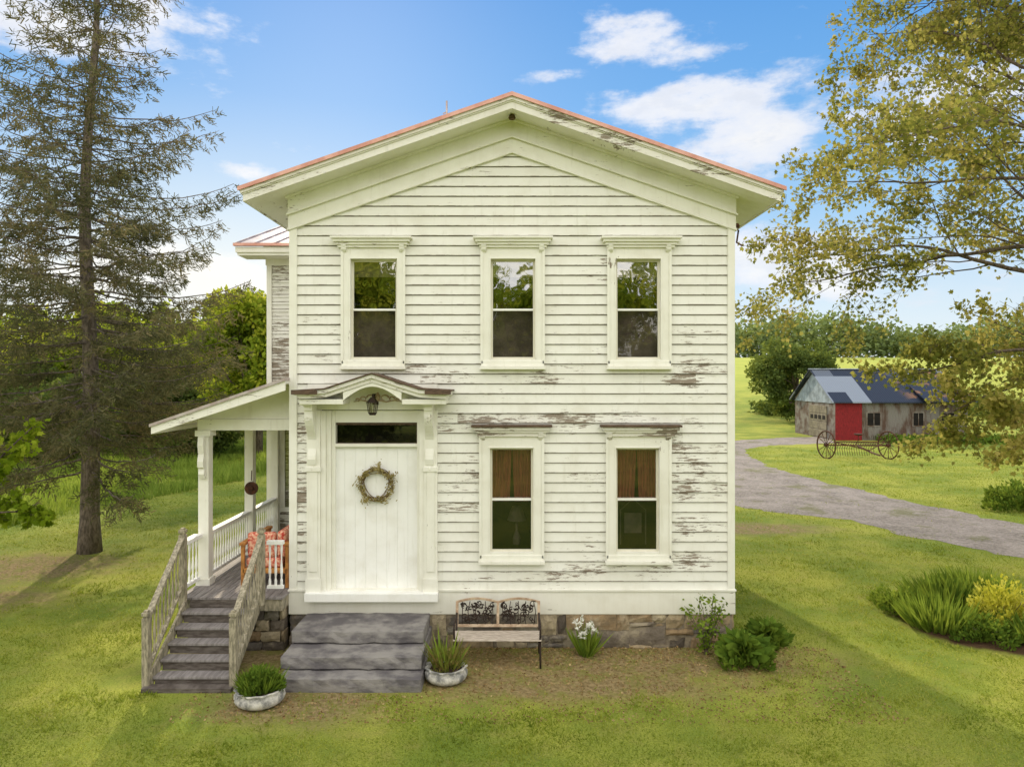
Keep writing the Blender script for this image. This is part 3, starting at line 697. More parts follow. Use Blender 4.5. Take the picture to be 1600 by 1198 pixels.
for dpost,wd in((12.24,.09),(14.33,.085),(15.85,.08)):
    mb=MB(); yy_=D2(dpost); mb.box(-5.28-wd,-5.28+wd,yy_-wd,yy_+wd,DZ+.001,3.599)
    mb.box(-5.28-wd-.03,-5.28+wd+.03,yy_-wd-.03,yy_+wd+.03,DZ+.001,DZ+.12); mb.box(-5.28-wd-.04,-5.28+wd+.04,yy_-wd-.04,yy_+wd+.04,3.50,3.598)
    mb.done('porch_post',po,m_trim,bevel=.006)
mb=MB(); 
P=[(0,3.5),(-.10,3.5),(-.12,3.35),(-.09,3.2),(-.13,3.08),(-.12,2.98),(-.07,2.95),(-.09,2.86),(-.05,2.78),(0,2.80)]
mb.prism([(p[0]+D2(12.24)-.091,p[1]) for p in P],-5.33,-5.23,'x'); mb.done('post_bracket',po,m_trim,bevel=.004)
def baluster(mb,x,y,z0,z1):
    h=z1-z0; r=.022
    mb.lathe([(r,z0),(r,z0+.12*h),(r*.55,z0+.18*h),(r*1.1,z0+.32*h),(r*.9,z0+.45*h),(r*.5,z0+.62*h),(r*.6,z0+.75*h),(r,z0+.86*h),(r,z1)],x,y,8)
for a,b in((12.36,14.22),(14.44,15.9)):
    mb=MB(); ya,yb=D2(a),D2(b)
    mb.box(-5.34,-5.22,ya,yb,1.78,1.84); mb.box(-5.31,-5.25,ya,yb,1.06,1.11)
    n=int((yb-ya)/.115)
    for k in range(n): baluster(mb,-5.28,ya+(k+.5)*(yb-ya)/n,1.11,1.78)
    mb.done('porch_railing',po,m_clean)
mb=MB(); yy_=D2(11.62); mb.box(-4.0,-3.735,yy_-.05,yy_+.05,1.78,1.84); mb.box(-4.0,-3.735,yy_-.03,yy_+.03,1.06,1.11)
for k in range(3): baluster(mb,-3.96+k*.095,yy_,1.11,1.78)
mb.done('porch_railing',po,m_clean)
mb=MB(); mb.box(-5.42,-5.28,D2(11.58),D2(12.12),1.78,1.84); mb.box(-5.38,-5.32,D2(11.58),D2(12.12),1.06,1.11)
for k in range(4): baluster(mb,-5.35,D2(11.65)+k*.13,1.11,1.78)
mb.done('porch_railing',po,m_clean)
st=empty('porch_stairs',(-4.66,D2(11),0),po)
NS=6; rise=DZ/NS; run=.225
for k in range(NS-1):
    zt_=rise*(k+1); yf=D2(11.47)-run*(NS-1-k)
    mb=MB(); mb.box(-5.22,-4.10,yf-.03,yf+run-.012,zt_-.035,zt_); mb.done('tread',st,m_deck,bevel=.004)
mb=MB()
for k in range(NS): 
    yf=D2(11.47)-run*(NS-1-k); mb.box(-5.20,-4.12,yf,yf+.02,rise*k,rise*(k+1)-.036)
mb.box(-5.30,-4.02,D2(11.47)-run*5-.2,D2(11.47)-run*5-.031,0.0,.06)
mb.done('riser',st,m_riser)
yb_=D2(11.47)-run*5-.06; yt_=D2(11.42)
for sx in(-5.29,-4.03):
    mb=MB()
    mb.prism([(yb_,.0),(yt_,DZ-.22),(yt_,DZ),(yb_,.22)],sx-.02+(.045 if sx<-5 else -.045),sx+.02+(.045 if sx<-5 else -.045),'x')
    for yy_,zb_ in((yb_,0),(yt_,DZ-.1)):
        zt_=zb_+1.12+(0.1 if zb_>0 else 0)
        mb.box(sx-.05,sx+.05,yy_-.05,yy_+.05,zb_,zt_-.09); mb.box(sx-.035,sx+.035,yy_-.035,yy_+.035,zt_-.09,zt_-.06)
        mb.box(sx-.052,sx+.052,yy_-.052,yy_+.052,zt_-.06,zt_-.01); mb.box(sx-.03,sx+.03,yy_-.03,yy_+.03,zt_-.01,zt_+.02)
    mb.prism([(yb_,.98),(yt_,.98+DZ),(yt_,1.03+DZ),(yb_,1.03)],sx-.045,sx+.045,'x')
    mb.prism([(yb_,.22),(yt_,.22+DZ),(yt_,.27+DZ),(yb_,.27)],sx-.03,sx+.03,'x')
    for k in range(9):
        q=(k+1)/10; yy_=yb_+(yt_-yb_)*q; z0_=.26+DZ*q; z1_=.985+DZ*q
        baluster(mb,sx,yy_,z0_,z1_)
    mb.done('stair_railing',st,m_railwood,bevel=.004)
# porch settee
se=empty('porch_settee',(-4.15,.6,DZ),label='honey coloured wooden settee with red floral cushions on the porch',category='sofa')
mb=MB()
for xx_ in(-4.55,-3.80):
    for yy_ in(.15,1.45): mb.box(xx_-.03,xx_+.03,yy_-.03,yy_+.03,DZ+.001,DZ+.72)
    mb.box(xx_-.05,xx_+.05,.10,1.5,DZ+.72,DZ+.77)
mb.box(-4.55,-3.80,.12,1.48,DZ+.25,DZ+.33); mb.done('settee_frame',se,m_wicker,bevel=.008)
mb=MB(); mb.box(-4.52,-3.9,.17,.82,DZ+.331,DZ+.50); mb.box(-4.52,-3.9,.83,1.45,DZ+.331,DZ+.50); mb.box(-3.99,-3.84,.17,1.45,DZ+.501,DZ+.95); mb.box(-4.5,-4.02,.18,.34,DZ+.502,DZ+.92)
mb.done('cushion',se,m_redc,bevel=.05)
bx_=W(394,762,14.15); bl=MB(); bl.prism([(bx_[0]+.13*math.cos(a),bx_[2]+.13*math.sin(a)) for a in np.linspace(0,2*math.pi,20,endpoint=False)],bx_[1]-.06,bx_[1]-.02)
bl.prism([(bx_[0]+.05*math.cos(a),bx_[2]+.05*math.sin(a)) for a in np.linspace(0,2*math.pi,12,endpoint=False)],bx_[1]-.09,bx_[1]-.061)
bl.tube([(bx_[0],bx_[1]-.04,bx_[2]+.15),(bx_[0],bx_[1]-.02,bx_[2]+.35)],.01,5)
bl.done('hanging_disc',None,m_rust,origin=bx_,label='dark round metal disc hanging on a porch post',category='decoration')
# ------------------------------------------------------------------ stone steps
ss=empty('stone_steps',(-2.35,D2(11),0),label='three weathered grey slab steps below the white front door',category='steps')
for (xa_,xb_,df,db,z0_,z1_) in [(-3.40,-1.36,10.94,11.80,.415,.60),(-3.41,-1.33,10.45,11.78,.215,.395),(-3.36,-1.30,10.16,11.4,-.02,.195)]:
    mb=MB(); nxs=16; ya,yb=D2(df),D2(db)
    rows=[(ya,z0_),(ya-.004,(z0_+z1_)/2),(ya,z1_),((ya+yb)/2,z1_),(yb,z1_),(yb,z0_)]
    vs=[(xa_+(xb_-xa_)*i/nxs+random.uniform(-.004,.004)*(0<i<nxs),r[0]+random.uniform(-.014,.014),r[1]+random.uniform(-.008,.008)) for i in range(nxs+1) for r in rows]
    fs=[(i*6+j,i*6+(j+1)%6,(i+1)*6+(j+1)%6,(i+1)*6+j) for i in range(nxs) for j in range(6)]
    fs=[f[::-1] for f in fs]+[tuple(range(6)),tuple(nxs*6+j for j in range(5,-1,-1))]
    mb.add(vs,fs); mb.done('stone_slab',ss,m_step,bevel=.014)
# ------------------------------------------------------------------ bench
be=empty('garden_bench',(-.23,D2(11.35),0),label='small wooden slat bench with ornate dark iron back against the house',category='bench')
X0,X1=-.92,.46; yf,yb2=D2(11.05),D2(11.55)
mb=MB()
for k in range(5): mb.box(X0,X1,yf+k*.088,yf+k*.088+.072,.40,.422)
mb.done('seat',be,m_bench,bevel=.005)
mb=MB(); mid=(X0+X1)/2
tilt=lambda z:yb2+(z-.45)*.22
def tb(x0,x1,z0,z1,th=.03): 
    mb.prism([(tilt(z0),z0),(tilt(z1),z1),(tilt(z1)+th,z1),(tilt(z0)+th,z0)],x0,x1,'x')
tb(X0,X0+.045,.45,.84); tb(X1-.045,X1,.45,.84); tb(mid-.022,mid+.022,.49,.84); tb(X0+.046,X1-.046,.45,.489)
for a,b in((X0+.0,mid),(mid,X1)):
    n=12
    for i in range(n):
        q0,q1=i/n,(i+1)/n; xa_=a+(b-a)*q0; xb_=a+(b-a)*q1; za=.84+.06*math.sin(math.pi*q0); zb_=.84+.06*math.sin(math.pi*q1)
        ya_=tilt(.86); mb.add([(xa_,ya_,za-.035),(xb_,ya_,zb_-.035),(xb_,ya_,zb_),(xa_,ya_,za),(xa_,ya_+.03,za-.035),(xb_,ya_+.03,zb_-.035),(xb_,ya_+.03,zb_),(xa_,ya_+.03,za)],[(0,1,2,3),(7,6,5,4),(3,2,6,7),(0,4,5,1)])
mb.done('backrest',be,m_tan,bevel=.003)
mb=MB()
for a,b in((X0+.045,mid-.022),(mid+.022,X1-.045)):
    for k in range(34):
        r0=random.uniform(.03,.07); px_=random.uniform(a+r0,b-r0); pz_=random.uniform(.49+r0,.86-r0); ph=random.uniform(0,6)
        pts=[(px_+r0*(1-i/16)*math.cos(ph+i*.5),tilt(pz_)+.012,pz_+r0*(1-i/16)*math.sin(ph+i*.5)) for i in range(13)]
        mb.tube(pts,.0095,4)
    for k in range(5): 
        xx_=a+(b-a)*(k+.5)/5; mb.tube([(xx_,tilt(.49)+.015,.489),(xx_+random.uniform(-.04,.04),tilt(.68)+.015,.68),(xx_,tilt(.84)+.015,.84)],.009,4)
mb.done('iron_lattice',be,m_black)
for xx_ in(X0+.02,X1-.02):
    mb=MB(); mb.tube([(xx_,yf+.0,.64),(xx_,yf-.03,.60),(xx_,yf+.03,.42),(xx_,yf-.02,.2),(xx_,yf-.05,.0)],.016,6)
    mb.tube([(xx_,yf,.64),(xx_,yf+.2,.66),(xx_,tilt(.66),.66)],.016,6); mb.tube([(xx_,tilt(.66),.66),(xx_,tilt(.40)+.0,.40),(xx_,yb2-.03,.2),(xx_,yb2+.06,.0)],.016,6); mb.tube([(xx_,yf+.03,.39),(xx_,yb2,.39)],.014,6)
    mb.tube([(xx_,yf,.2),(xx_,yf+.2,.28),(xx_,yb2-.03,.2)],.01,5)
    mb.done('leg',be,m_black,smooth=True)
# ------------------------------------------------------------------ planters
def clump(name,parent,center,rx,rz,n,size,mat,tmpl=RH,up=.9,spread=.8,rng=RNG):
    a=rng.uniform(0,2*np.pi,n); r=np.sqrt(rng.uniform(0,1,n)); ph=rng.uniform(0,6)
    lump=1+.28*np.sin(a*3+ph)+.18*np.sin(a*5+ph*2)
    hz=rng.uniform(0,1,n)**.7*(1-.55*r**2)*(.8+.3*np.sin(a*4+r*6+ph))*rng.uniform(.8,1.2,n)
    C=np.stack([center[0]+rx*r*lump*np.cos(a),center[1]+rx*r*lump*np.sin(a),center[2]+rz*hz],-1)
    dirs=np.stack([np.cos(a)*r*spread+rng.normal(size=n)*.35,np.sin(a)*r*spread+rng.normal(size=n)*.35,np.full(n,up)+rng.normal(size=n)*.3],-1)
    return polymesh(name,leafgeo(C,size,tmpl,dirs,1.0),len(tmpl),mat,parent,center)
LB=np.array([(0.05,0),(0.075,.45),(0,1.0),(-0.075,.45),(-0.05,0)])
def blades(name,parent,center,rx,h,n,mat,tm=LB,droop=.5,z0=0,**kw):
    a=RNG.uniform(0,2*np.pi,n); r=np.sqrt(RNG.uniform(0,1,n))
    C=np.stack([center[0]+rx*r*np.cos(a),center[1]+rx*r*np.sin(a),np.full(n,center[2])],-1)
    dirs=np.stack([np.cos(a)*r*droop+RNG.normal(size=n)*.18,np.sin(a)*r*droop+RNG.normal(size=n)*.18,np.ones(n)],-1)
    return polymesh(name,leafgeo(C,h,tm,dirs,1.0),len(tm),mat,parent,center,**kw)
def planter(px,py,wid,lab,kind):
    gx,gy=GP(px,py); gy+=.3; g=empty('planter',(gx,gy,0),label=lab,category='planter')
    r=wid/2; mb=MB()
    prof=[(r*.72,0),(r*.95,.05),(r*1.02,.10),(r*.98,.16),(r*.9,.19),(r*1.0,.215),(r*.97,.23),(r*.80,.21),(r*.76,.15)]
    mb.lathe(prof,gx,gy,66,0,lambda a,i:1+(.05*math.cos(a*11) if 2<i<7 else .02*math.cos(a*22)))
    mb.done('pot',g,m_pot,smooth=True)
    mb=MB(); mb.lathe([(r*.79,.17),(r*.5,.20),(.02,.21)],gx,gy,20); mb.done('potting_soil',g,m_soil)
    if kind==0: 
        clump('potted_plant',g,(gx,gy,.18),r*.8,.30,2400,.05,m_hosta,RH)
        blades('upright_leaves',g,(gx,gy,.2),r*.7,.24,260,m_iris,LB*np.array([.5,1]),.8)
    else:
        clump('potted_plant',g,(gx,gy,.18),r*.75,.26,420,.05,m_wispy,RH,1.1)
        blades('upright_leaves',g,(gx,gy,.18),r*.6,.34,90,m_wispy,LB*np.array([.45,1]),.8)
        blades('sprigs',g,(gx,gy,.2),r*.5,.5,9,m_iris,LB*np.array([.4,1]),.5)
planter(394,1114,.66,'whitewashed scalloped tyre planter filled with dense green plants',0)
planter(694,1076,.62,'whitewashed scalloped tyre planter with wispy red-green plants',1)
# ------------------------------------------------------------------ small plants
HOS=np.array([(0.03,0),(.16,.3),(.2,.55),(.12,.82),(0,1.0),(-.12,.82),(-.2,.55),(-.16,.3),(-.03,0)])
dx,dy=FX(912),-.35
df_=empty('daffodil_clump',(dx,dy,0),label='clump of white daffodils with upright green leaves by the foundation',category='flowers')
blades('leaves',df_,(dx,dy,0),.10,.42,110,m_iris,LB*np.array([.5,1]),.55)
cs=np.stack([dx+RNG.normal(size=16)*.12,dy-.05+RNG.normal(size=16)*.08,RNG.uniform(.34,.66,16)],-1)
C=np.repeat(cs,7,0); polymesh('blossom',leafgeo(C,.06,RH,RNG.normal(size=(112,3))*np.array([1,.3,1]),1),6,m_white,df_,(dx,dy,0))
mb=MB()
for q in cs: mb.tube([(dx+(q[0]-dx)*.2,dy,0),((dx+q[0])/2,(dy+q[1])/2,q[2]*.6),tuple(q)],.005,4)
mb.done('stems',df_,m_iris)
def leggy(x,y,h,w,lab):
    e_=empty('shrub',(x,y,0),label=lab,category='shrub'); mb=MB(); tips=[]
    for k in range(12):
        a=random.uniform(0,6.28); q=random.uniform(.3,1); p=[(x,y,0)]
        for i in range(1,6): p.append((x+w*q*math.cos(a)*(i/5)**1.4+random.gauss(0,.02),y+w*.7*q*math.sin(a)*(i/5)**1.4+random.gauss(0,.02),h*(1-.35*q)*i/5))
        mb.tube(p,[.012,.01,.008,.006,.005,.003],5)
        for i in range(1,6):
            for j in range(7): tips.append([p[i][0]+random.gauss(0,.05),p[i][1]+random.gauss(0,.05),p[i][2]+random.gauss(0,.05)])
    mb.done('stems',e_,m_bark); C=np.array(tips); polymesh('leaves',leafgeo(C,.07,RH),6,m_iris,e_,(x,y,0))
leggy(3.15,-.32,1.08,.44,'leggy young lilac shrub with sparse light green leaves')
def hosta(x,y,r,h,lab):
    n=150; a=RNG.uniform(0,2*np.pi,n); q=RNG.uniform(0,.55,n)
    C=np.stack([x+r*q*np.cos(a),y+r*q*np.sin(a),h*(.25+.6*(1-q*1.4)*RNG.uniform(.6,1,n))],-1)
    e_=empty('hosta_plant',(x,y,0),label=lab,category='plant')
    dirs=np.stack([np.cos(a),np.sin(a),RNG.uniform(.0,.9,n)],-1)
    tp=leafgeo(C,r*.62,HOS,dirs,.2); polymesh('leaves',tp,9,m_hosta,e_,(x,y,0))
    blades('stalks',e_,(x,y,0),r*.2,h*.8,60,m_hosta,LB*np.array([.4,1]),1.0)
    clump('inner_leaves',e_,(x,y,0),r*.8,h*.9,700,.11,m_hosta,RH)
hosta(3.62,-.72,.44,.46,'broad dark green hosta plant at the house corner')
hosta(4.28,.05,.33,.42,'smaller rounded green hosta plant beside the house corner')
def bedplant(name,x,y,rx,h,n,mat,lab,kind,cat='plant',ls=.07):
    e_=empty(name,(x,y,0),label=lab,category=cat)
    if kind=='blade': blades('leaves',e_,(x,y,0),rx,h,n,mat,LB*np.array([.6,1]),.8)
    else:
        clump('leaves',e_,(x,y,0),rx,h,n,ls,mat)
        mb=MB()
        for k in range(9):
            a=k*.7; mb.tube([(x,y,0),(x+rx*.5*math.cos(a),y+rx*.5*math.sin(a),h*.6)],[.012,.005],4)
        mb.done('stems',e_,m_bark)
bedplant('daylily_plant',7.75,1.0,.50,.46,560,m_iris,'dense tuft of arching strap-like leaves in the flower bed','blade')
bedplant('daylily_plant',8.5,2.1,.50,.52,560,m_hosta,'dense tuft of arching strap-like leaves in the flower bed','blade')
bedplant('daylily_plant',9.3,2.4,.50,.55,480,m_iris,'dense tuft of arching strap-like leaves in the flower bed','blade')
bedplant('golden_shrub',8.85,.95,.55,.80,3600,m_yel,'rounded shrub with golden yellow-green leaves','leaf','shrub')
bedplant('daylily_plant',9.1,.2,.5,.42,520,m_hosta,'low clump of dark green leaves in the flower bed','blade')
bedplant('low_shrub',8.15,.35,.45,.36,1800,m_hosta,'low dark green leafy plant at the bed edge','leaf')
bedplant('low_shrub',7.5,1.9,.45,.40,1800,m_iris,'low dark green leafy plant at the bed edge','leaf')
bedplant('low_shrub',17.6,12.5,1.2,.9,4000,m_hosta,'dark green leafy bush beyond the driveway','leaf','plant',.13)
# ------------------------------------------------------------------ trees
def growtree(seed,base,height,tr,nlimb,limbL,levels,leafn,lsize,mat,tmpl,limb0=.2,ratio=.55,kids=(7,6),trop=.02,wander=.16,lab='',cat='tree',name='maple_tree',bark=None,elev=(.1,.9),lean=(0,0),spread=.06,taper=.45,limbr=.5,extra=()):
    rg=random.Random(seed); nr=np.random.default_rng(seed)
    top=empty(name,base,label=lab,category=cat)
    mb=MB(); L=[]
    def br(p,d,ln_,r,lv):
        n=max(3,int(ln_/.35)); pts=[p.copy()]; rads=[r]
        for i in range(n):
            d=(d+Vector((rg.gauss(0,wander),rg.gauss(0,wander),rg.gauss(0,wander)+trop))).normalized()
            p=p+d*(ln_/n); pts.append(p.copy()); rads.append(max(.0035,r*(1-.85*(i+1)/n)))
        mb.tube(pts,rads,6 if lv<2 else 4,0,False)
        if lv<levels:
            k=kids[min(lv-1,len(kids)-1)]
            for j in range(k):
                tt=.22+.78*(j+rg.random())/k; ii=min(n,int(tt*n)); q=pts[ii]
                dd=(pts[min(ii+1,n)]-pts[max(ii-1,0)]).normalized()
                o=dd.orthogonal().normalized(); an=rg.uniform(0,6.28); w_=dd.cross(o)
                side=o*math.cos(an)+w_*math.sin(an); side.z*=.6
                nd=(dd*.75+side*rg.uniform(.6,1.1)).normalized()
                br(q,nd,ln_*ratio*rg.uniform(.7,1.2)*(1-.35*tt),max(.0045,rads[ii]*.5),lv+1)
        if lv>=levels:
            for j in range(leafn):
                tt=rg.uniform(.1,1)*n; i0=min(n-1,int(tt)); q=pts[i0].lerp(pts[i0+1],tt-i0); L.append((q.x+rg.gauss(0,spread),q.y+rg.gauss(0,spread),q.z+rg.gauss(0,spread)))
        elif lv==levels-1:
            for j in range(leafn//2):
                tt=rg.uniform(.5,1)*n; i0=min(n-1,int(tt)); q=pts[i0].lerp(pts[i0+1],tt-i0); L.append((q.x+rg.gauss(0,spread),q.y+rg.gauss(0,spread),q.z+rg.gauss(0,spread)))
    b=Vector(base); tp=[]; n=9
    for i in range(n+1):
        q=i/n; tp.append(b+Vector((lean[0]*q+rg.gauss(0,.05)*q*3,lean[1]*q+rg.gauss(0,.05)*q*3,height*.8*q-.05)))
    rr=[tr*(1.35 if i==0 else 1)*(1-.8*i/n) for i in range(n+1)]
    mbt=MB(); mbt.tube(tp,rr,12)
    for k in range(nlimb):
        q=limb0+(1-limb0)*(k+rg.random()*.6)/nlimb; ii=min(n-1,int(q*n)); p=tp[ii].lerp(tp[ii+1],q*n-ii)
        an=k*2.4+rg.gauss(0,.3); ev=elev[0]+(elev[1]-elev[0])*q
        dd=Vector((math.cos(an)*math.cos(ev),math.sin(an)*math.cos(ev),math.sin(ev)))
        br(p,dd,limbL*(1-taper*max(0,q-.3))*rg.uniform(.85,1.1),max(.05,rr[ii]*limbr),1)
    for (q,an,ev,ll) in extra:
        ii=min(n-1,int(q*n)); p=tp[ii].lerp(tp[ii+1],q*n-ii)
        br(p,Vector((math.cos(an)*math.cos(ev),math.sin(an)*math.cos(ev),math.sin(ev))),ll,.06,1)
    mbt.done('trunk',top,bark or m_bark,smooth=True); mb.done('branches',top,bark or m_bark,smooth=True)
    C=np.array(L); print(name,len(C)); polymesh('crown',leafgeo(C,lsize,tmpl,None,.6,nr),len(tmpl),mat,top,base)
growtree(8,(12.9,2.6,0),18.5,.36,32,7.1,4,10,.092,m_maple,MAPLE,.40,.52,(8,6,5),-.004,.11,lab='large spring maple with long airy branches and small yellow-green leaves',elev=(.02,.40),spread=.09,taper=.25,limbr=.26,extra=((.24,3.4,-.15,3.6),(.30,2.6,-.1,4.0),(.27,4.1,-.2,3.6),(.33,3.2,.0,4.6)))
growtree(5,(-10.9,1.0,0),5.6,.14,14,2.4,3,16,.12,m_maple2,MAPLE,.38,.5,(7,5),.0,.15,lab='young maple with fresh bright green leaves at the lawn edge',elev=(.0,.9))
def spruce(base,H,Rmax,seed):
    rg=np.random.default_rng(seed); r2=random.Random(seed)
    top=empty('spruce_tree',base,label='tall sparse old spruce with grey-green drooping branches on the lawn',category='tree')
    mb=MB(); b=Vector(base); n=20
    tp=[b+Vector((.25*math.sin(i*.5)*i/n,0,H*i/n-.05)) for i in range(n+1)]
    mb.tube(tp,[.25*(1.25 if i==0 else 1)*(1-.93*i/n) for i in range(n+1)],12); mb.done('trunk',top,m_barkg,smooth=True)
    mb=MB(); CC=[]; DD=[]
    z=2.2
    while z<H-.3:
        q=z/H
        R=Rmax*min(1,(1-q)*1.35+.12)*(.8+.25*min(1,(z-1.5)/3.0))
        k=r2.randint(5,7) if 3.2<z<10 else (r2.randint(4,6) if z>4 else 3)
        a0_=r2.uniform(0,6.28)
        for j in range(k):
            an=a0_+j*6.28/k+r2.gauss(0,.25); Lb=R*r2.uniform(.5,1.2)
            if r2.random()<.10: continue
            i0=min(n-1,int(q*n)); p0=tp[i0].lerp(tp[i0+1],q*n-i0)
            m=max(4,int(Lb/.3)); pts=[]
            dr_=-.30+.45*q
            for i in range(m+1):
                u=i/m; pts.append(p0+Vector((math.cos(an)*Lb*u,math.sin(an)*Lb*u,Lb*(dr_*u*1.1+.22*u*u*u)+r2.gauss(0,.02))))
            mb.tube(pts,[.03*(1-q*.6)*(1-.85*i/m)+.004 for i in range(m+1)],5,0,False)
            nb_=int(Lb/.17)
            for s in range(nb_):
                u=.22+.78*(s+r2.random())/nb_; i1=min(m-1,int(u*m)); p=pts[i1].lerp(pts[i1+1],u*m-i1)
                side=1 if s%2 else -1
                aa=an+side*r2.uniform(.6,1.1); l2=(.25+.42*Lb/Rmax*(1.1-u)*2)*r2.uniform(.5,1.2)
                e0=p+Vector((math.cos(aa)*l2,math.sin(aa)*l2,-l2*r2.uniform(.05,.75)))
                mb.add([p,p+Vector((0,0,.012)),e0],[(0,1,2)])
                nn=int(11+l2*34)
                t_=rg.uniform(.05,1.05,nn)[:,None]; pp=np.array(p)[None]*(1-t_)+np.array(e0)[None]*t_
                dv=np.array(e0)-np.array(p); dv=dv/np.linalg.norm(dv)
                pp=pp+rg.normal(size=(nn,3))*.035; pp[:,2]-=rg.uniform(0,.10,nn)
                CC.append(pp); DD.append(dv[None]*.7+rg.normal(size=(nn,3))*.55)
        z+=r2.uniform(.26,.40)
    mb.done('branches',top,m_barkg)
    C=np.concatenate(CC); D=np.concatenate(DD)
    print('spruce',len(C)); polymesh('crown',leafgeo(C,.13,np.array([(.085,0),(.06,1.0),(-.06,1.0),(-.085,0)]),D,1.0,rg),4,m_needle,top,base)
gx,gy=GP(140,862); spruce((gx,gy,0),18.0,3.9,4)
def blobtree(seed,base,H,R,nblob,per,ls,mat,name='broadleaf_tree',lab='',low=.18):
    rg=np.random.default_rng(seed); top=empty(name,base,label=lab,category='tree'); b=np.array(base)
    cs=[]
    while len(cs)<nblob:
        p=rg.uniform(-1,1,3)
        l=np.linalg.norm(p)
        if l<1 and l>.35: cs.append(p)
    cs=np.array(cs); zc=H*(low+(1-low)/2); hz=H*(1-low)/2
    cc=cs*np.array([R,R,hz*.92])+b+np.array([0,0,zc]); rb=rg.uniform(.12,.34,nblob)*R
    P=[];D=[]
    for q,r in zip(cc,rb):
        k=int(per*(r/(.24*R))**2); v=unit(rg.normal(size=(k,3))); rad=r*rg.uniform(.45,1.15,k)[:,None]
        P.append(q+v*rad*np.array([1,1,.75])); D.append(v+rg.normal(size=(k,3))*.6)
    C=np.concatenate(P); polymesh('crown',leafgeo(C,ls,RH*np.array([1.3,1]),np.concatenate(D),1,rg),6,mat,top,base)
    mb=MB(); B=Vector(base); mb.tube([B-Vector((0,0,.1)),B+Vector((.1,0,H*.3)),B+Vector((0,.1,H*.75))],[.028*H,.02*H,.005*H],8)
    mb.done('trunk',top,m_bark,smooth=True)
    mb=MB()
    for q in cc[::2]:
        s0=B+Vector((0,0,H*random.uniform(.2,.45))); m_=(s0+Vector(q))/2+Vector((0,0,-.03*H)); mb.tube([s0,m_,Vector(q)],[.009*H,.006*H,.002*H],4,0,False)
    mb.done('branches',top,m_bark); return top
def copytree(src,loc,sc,rot):
    o=src.copy(); coll.objects.link(o); o.location=loc; o.scale=(sc[0],sc[0],sc[1]); o.rotation_euler=(0,0,rot)
    for ch in src.children:
        k=ch.copy(); coll.objects.link(k); k.parent=o
    return o
GRP='broadleaf trees edging the meadow'
t1=blobtree(21,(-14.6,29,0),9.4,3.4,60,300,.26,m_bgl,lab='bright spring broadleaf tree at the meadow edge')
t2=blobtree(22,(-27,32,0),9.5,4.4,60,300,.26,m_bgl,lab='bright spring broadleaf tree at the meadow edge',low=.1)
t3=blobtree(23,(-25,26,0),5.0,3.8,50,300,.22,m_bgd,lab='shady dark green broadleaf tree at the meadow edge',low=.05)
for q in(t1,t2,t3): q['group']=GRP
for s,xp,dpp,sc,rt in [(t3,60,46,(1,.9),1),(t3,310,40,(.7,.6),2),(t2,40,58,(1.1,1.1),2),(t1,345,54,(1.1,1.1),3),(t1,180,60,(1.2,1.15),4),(t2,420,60,(1,1.15),5),(t3,230,48,(1.1,.9),4)]:
    x_,y_,_=W(xp,600,dpp); copytree(s,(x_,y_,float(hgt(x_,y_))),sc,rt)
for s,x_,y_,sc,rt in [(t1,-14,-44,(1.5,1.6),1),(t2,-5,-47,(1.4,1.75),2),(t1,4,-45,(1.4,1.55),3),(t2,13,-46,(1.3,1.7),4),(t1,21,-43,(1.4,1.5),5),(t2,-23,-44,(1.4,1.6),5.5),(t3,-1,-37,(1.1,1.3),1),(t3,10,-37,(1,1.3),2),(t3,-10,-37,(1,1.3),3)]:
    copytree(s,(x_,y_,0),sc,rt)
t4=blobtree(31,(27.2,56,float(hgt(27.2,56))),8.0,4.0,60,300,.26,m_bgd,'field_tree','rounded dark green tree standing on the field behind the shed',.08)
def woods(name,xr,yr,hf,n,ls,mat,seed):
    rg=np.random.default_rng(seed); X=rg.uniform(*xr,n); Y=rg.uniform(*yr,n); H=hf(X,Y); q=rg.uniform(0,1,n)**.6
    puff=.8+.2*np.sin(X*.9+Y*.4)*np.sin(X*.37+1)
    C=np.stack([X,Y,hgt(X,Y)+H*puff*q],-1)
    polymesh(name,leafgeo(C,ls,RH*np.array([1.4,1]),None,1,rg),6,mat,kind='stuff')
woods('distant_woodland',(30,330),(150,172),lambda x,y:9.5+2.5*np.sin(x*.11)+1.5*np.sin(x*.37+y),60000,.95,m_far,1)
woods('hillside_woodland',(-150,-14),(60,88),lambda x,y:10.5+2.5*np.sin(x*.13)+1.5*np.sin(x*.41),50000,.75,m_bgl,2)
woods('hedgerow',(26,70),(62,66),lambda x,y:2.2+.8*np.sin(x*.9)-.02*(x-26),9000,.35,m_bgd,3)
n=7000; xx=RNG.uniform(26,44,n); yy=37.4+RNG.normal(size=n)*.7
C=np.stack([xx,yy,RNG.uniform(0,.45,n)],-1); polymesh('weeds',leafgeo(C,.28,RH,None,1),6,m_hosta,kind='stuff')
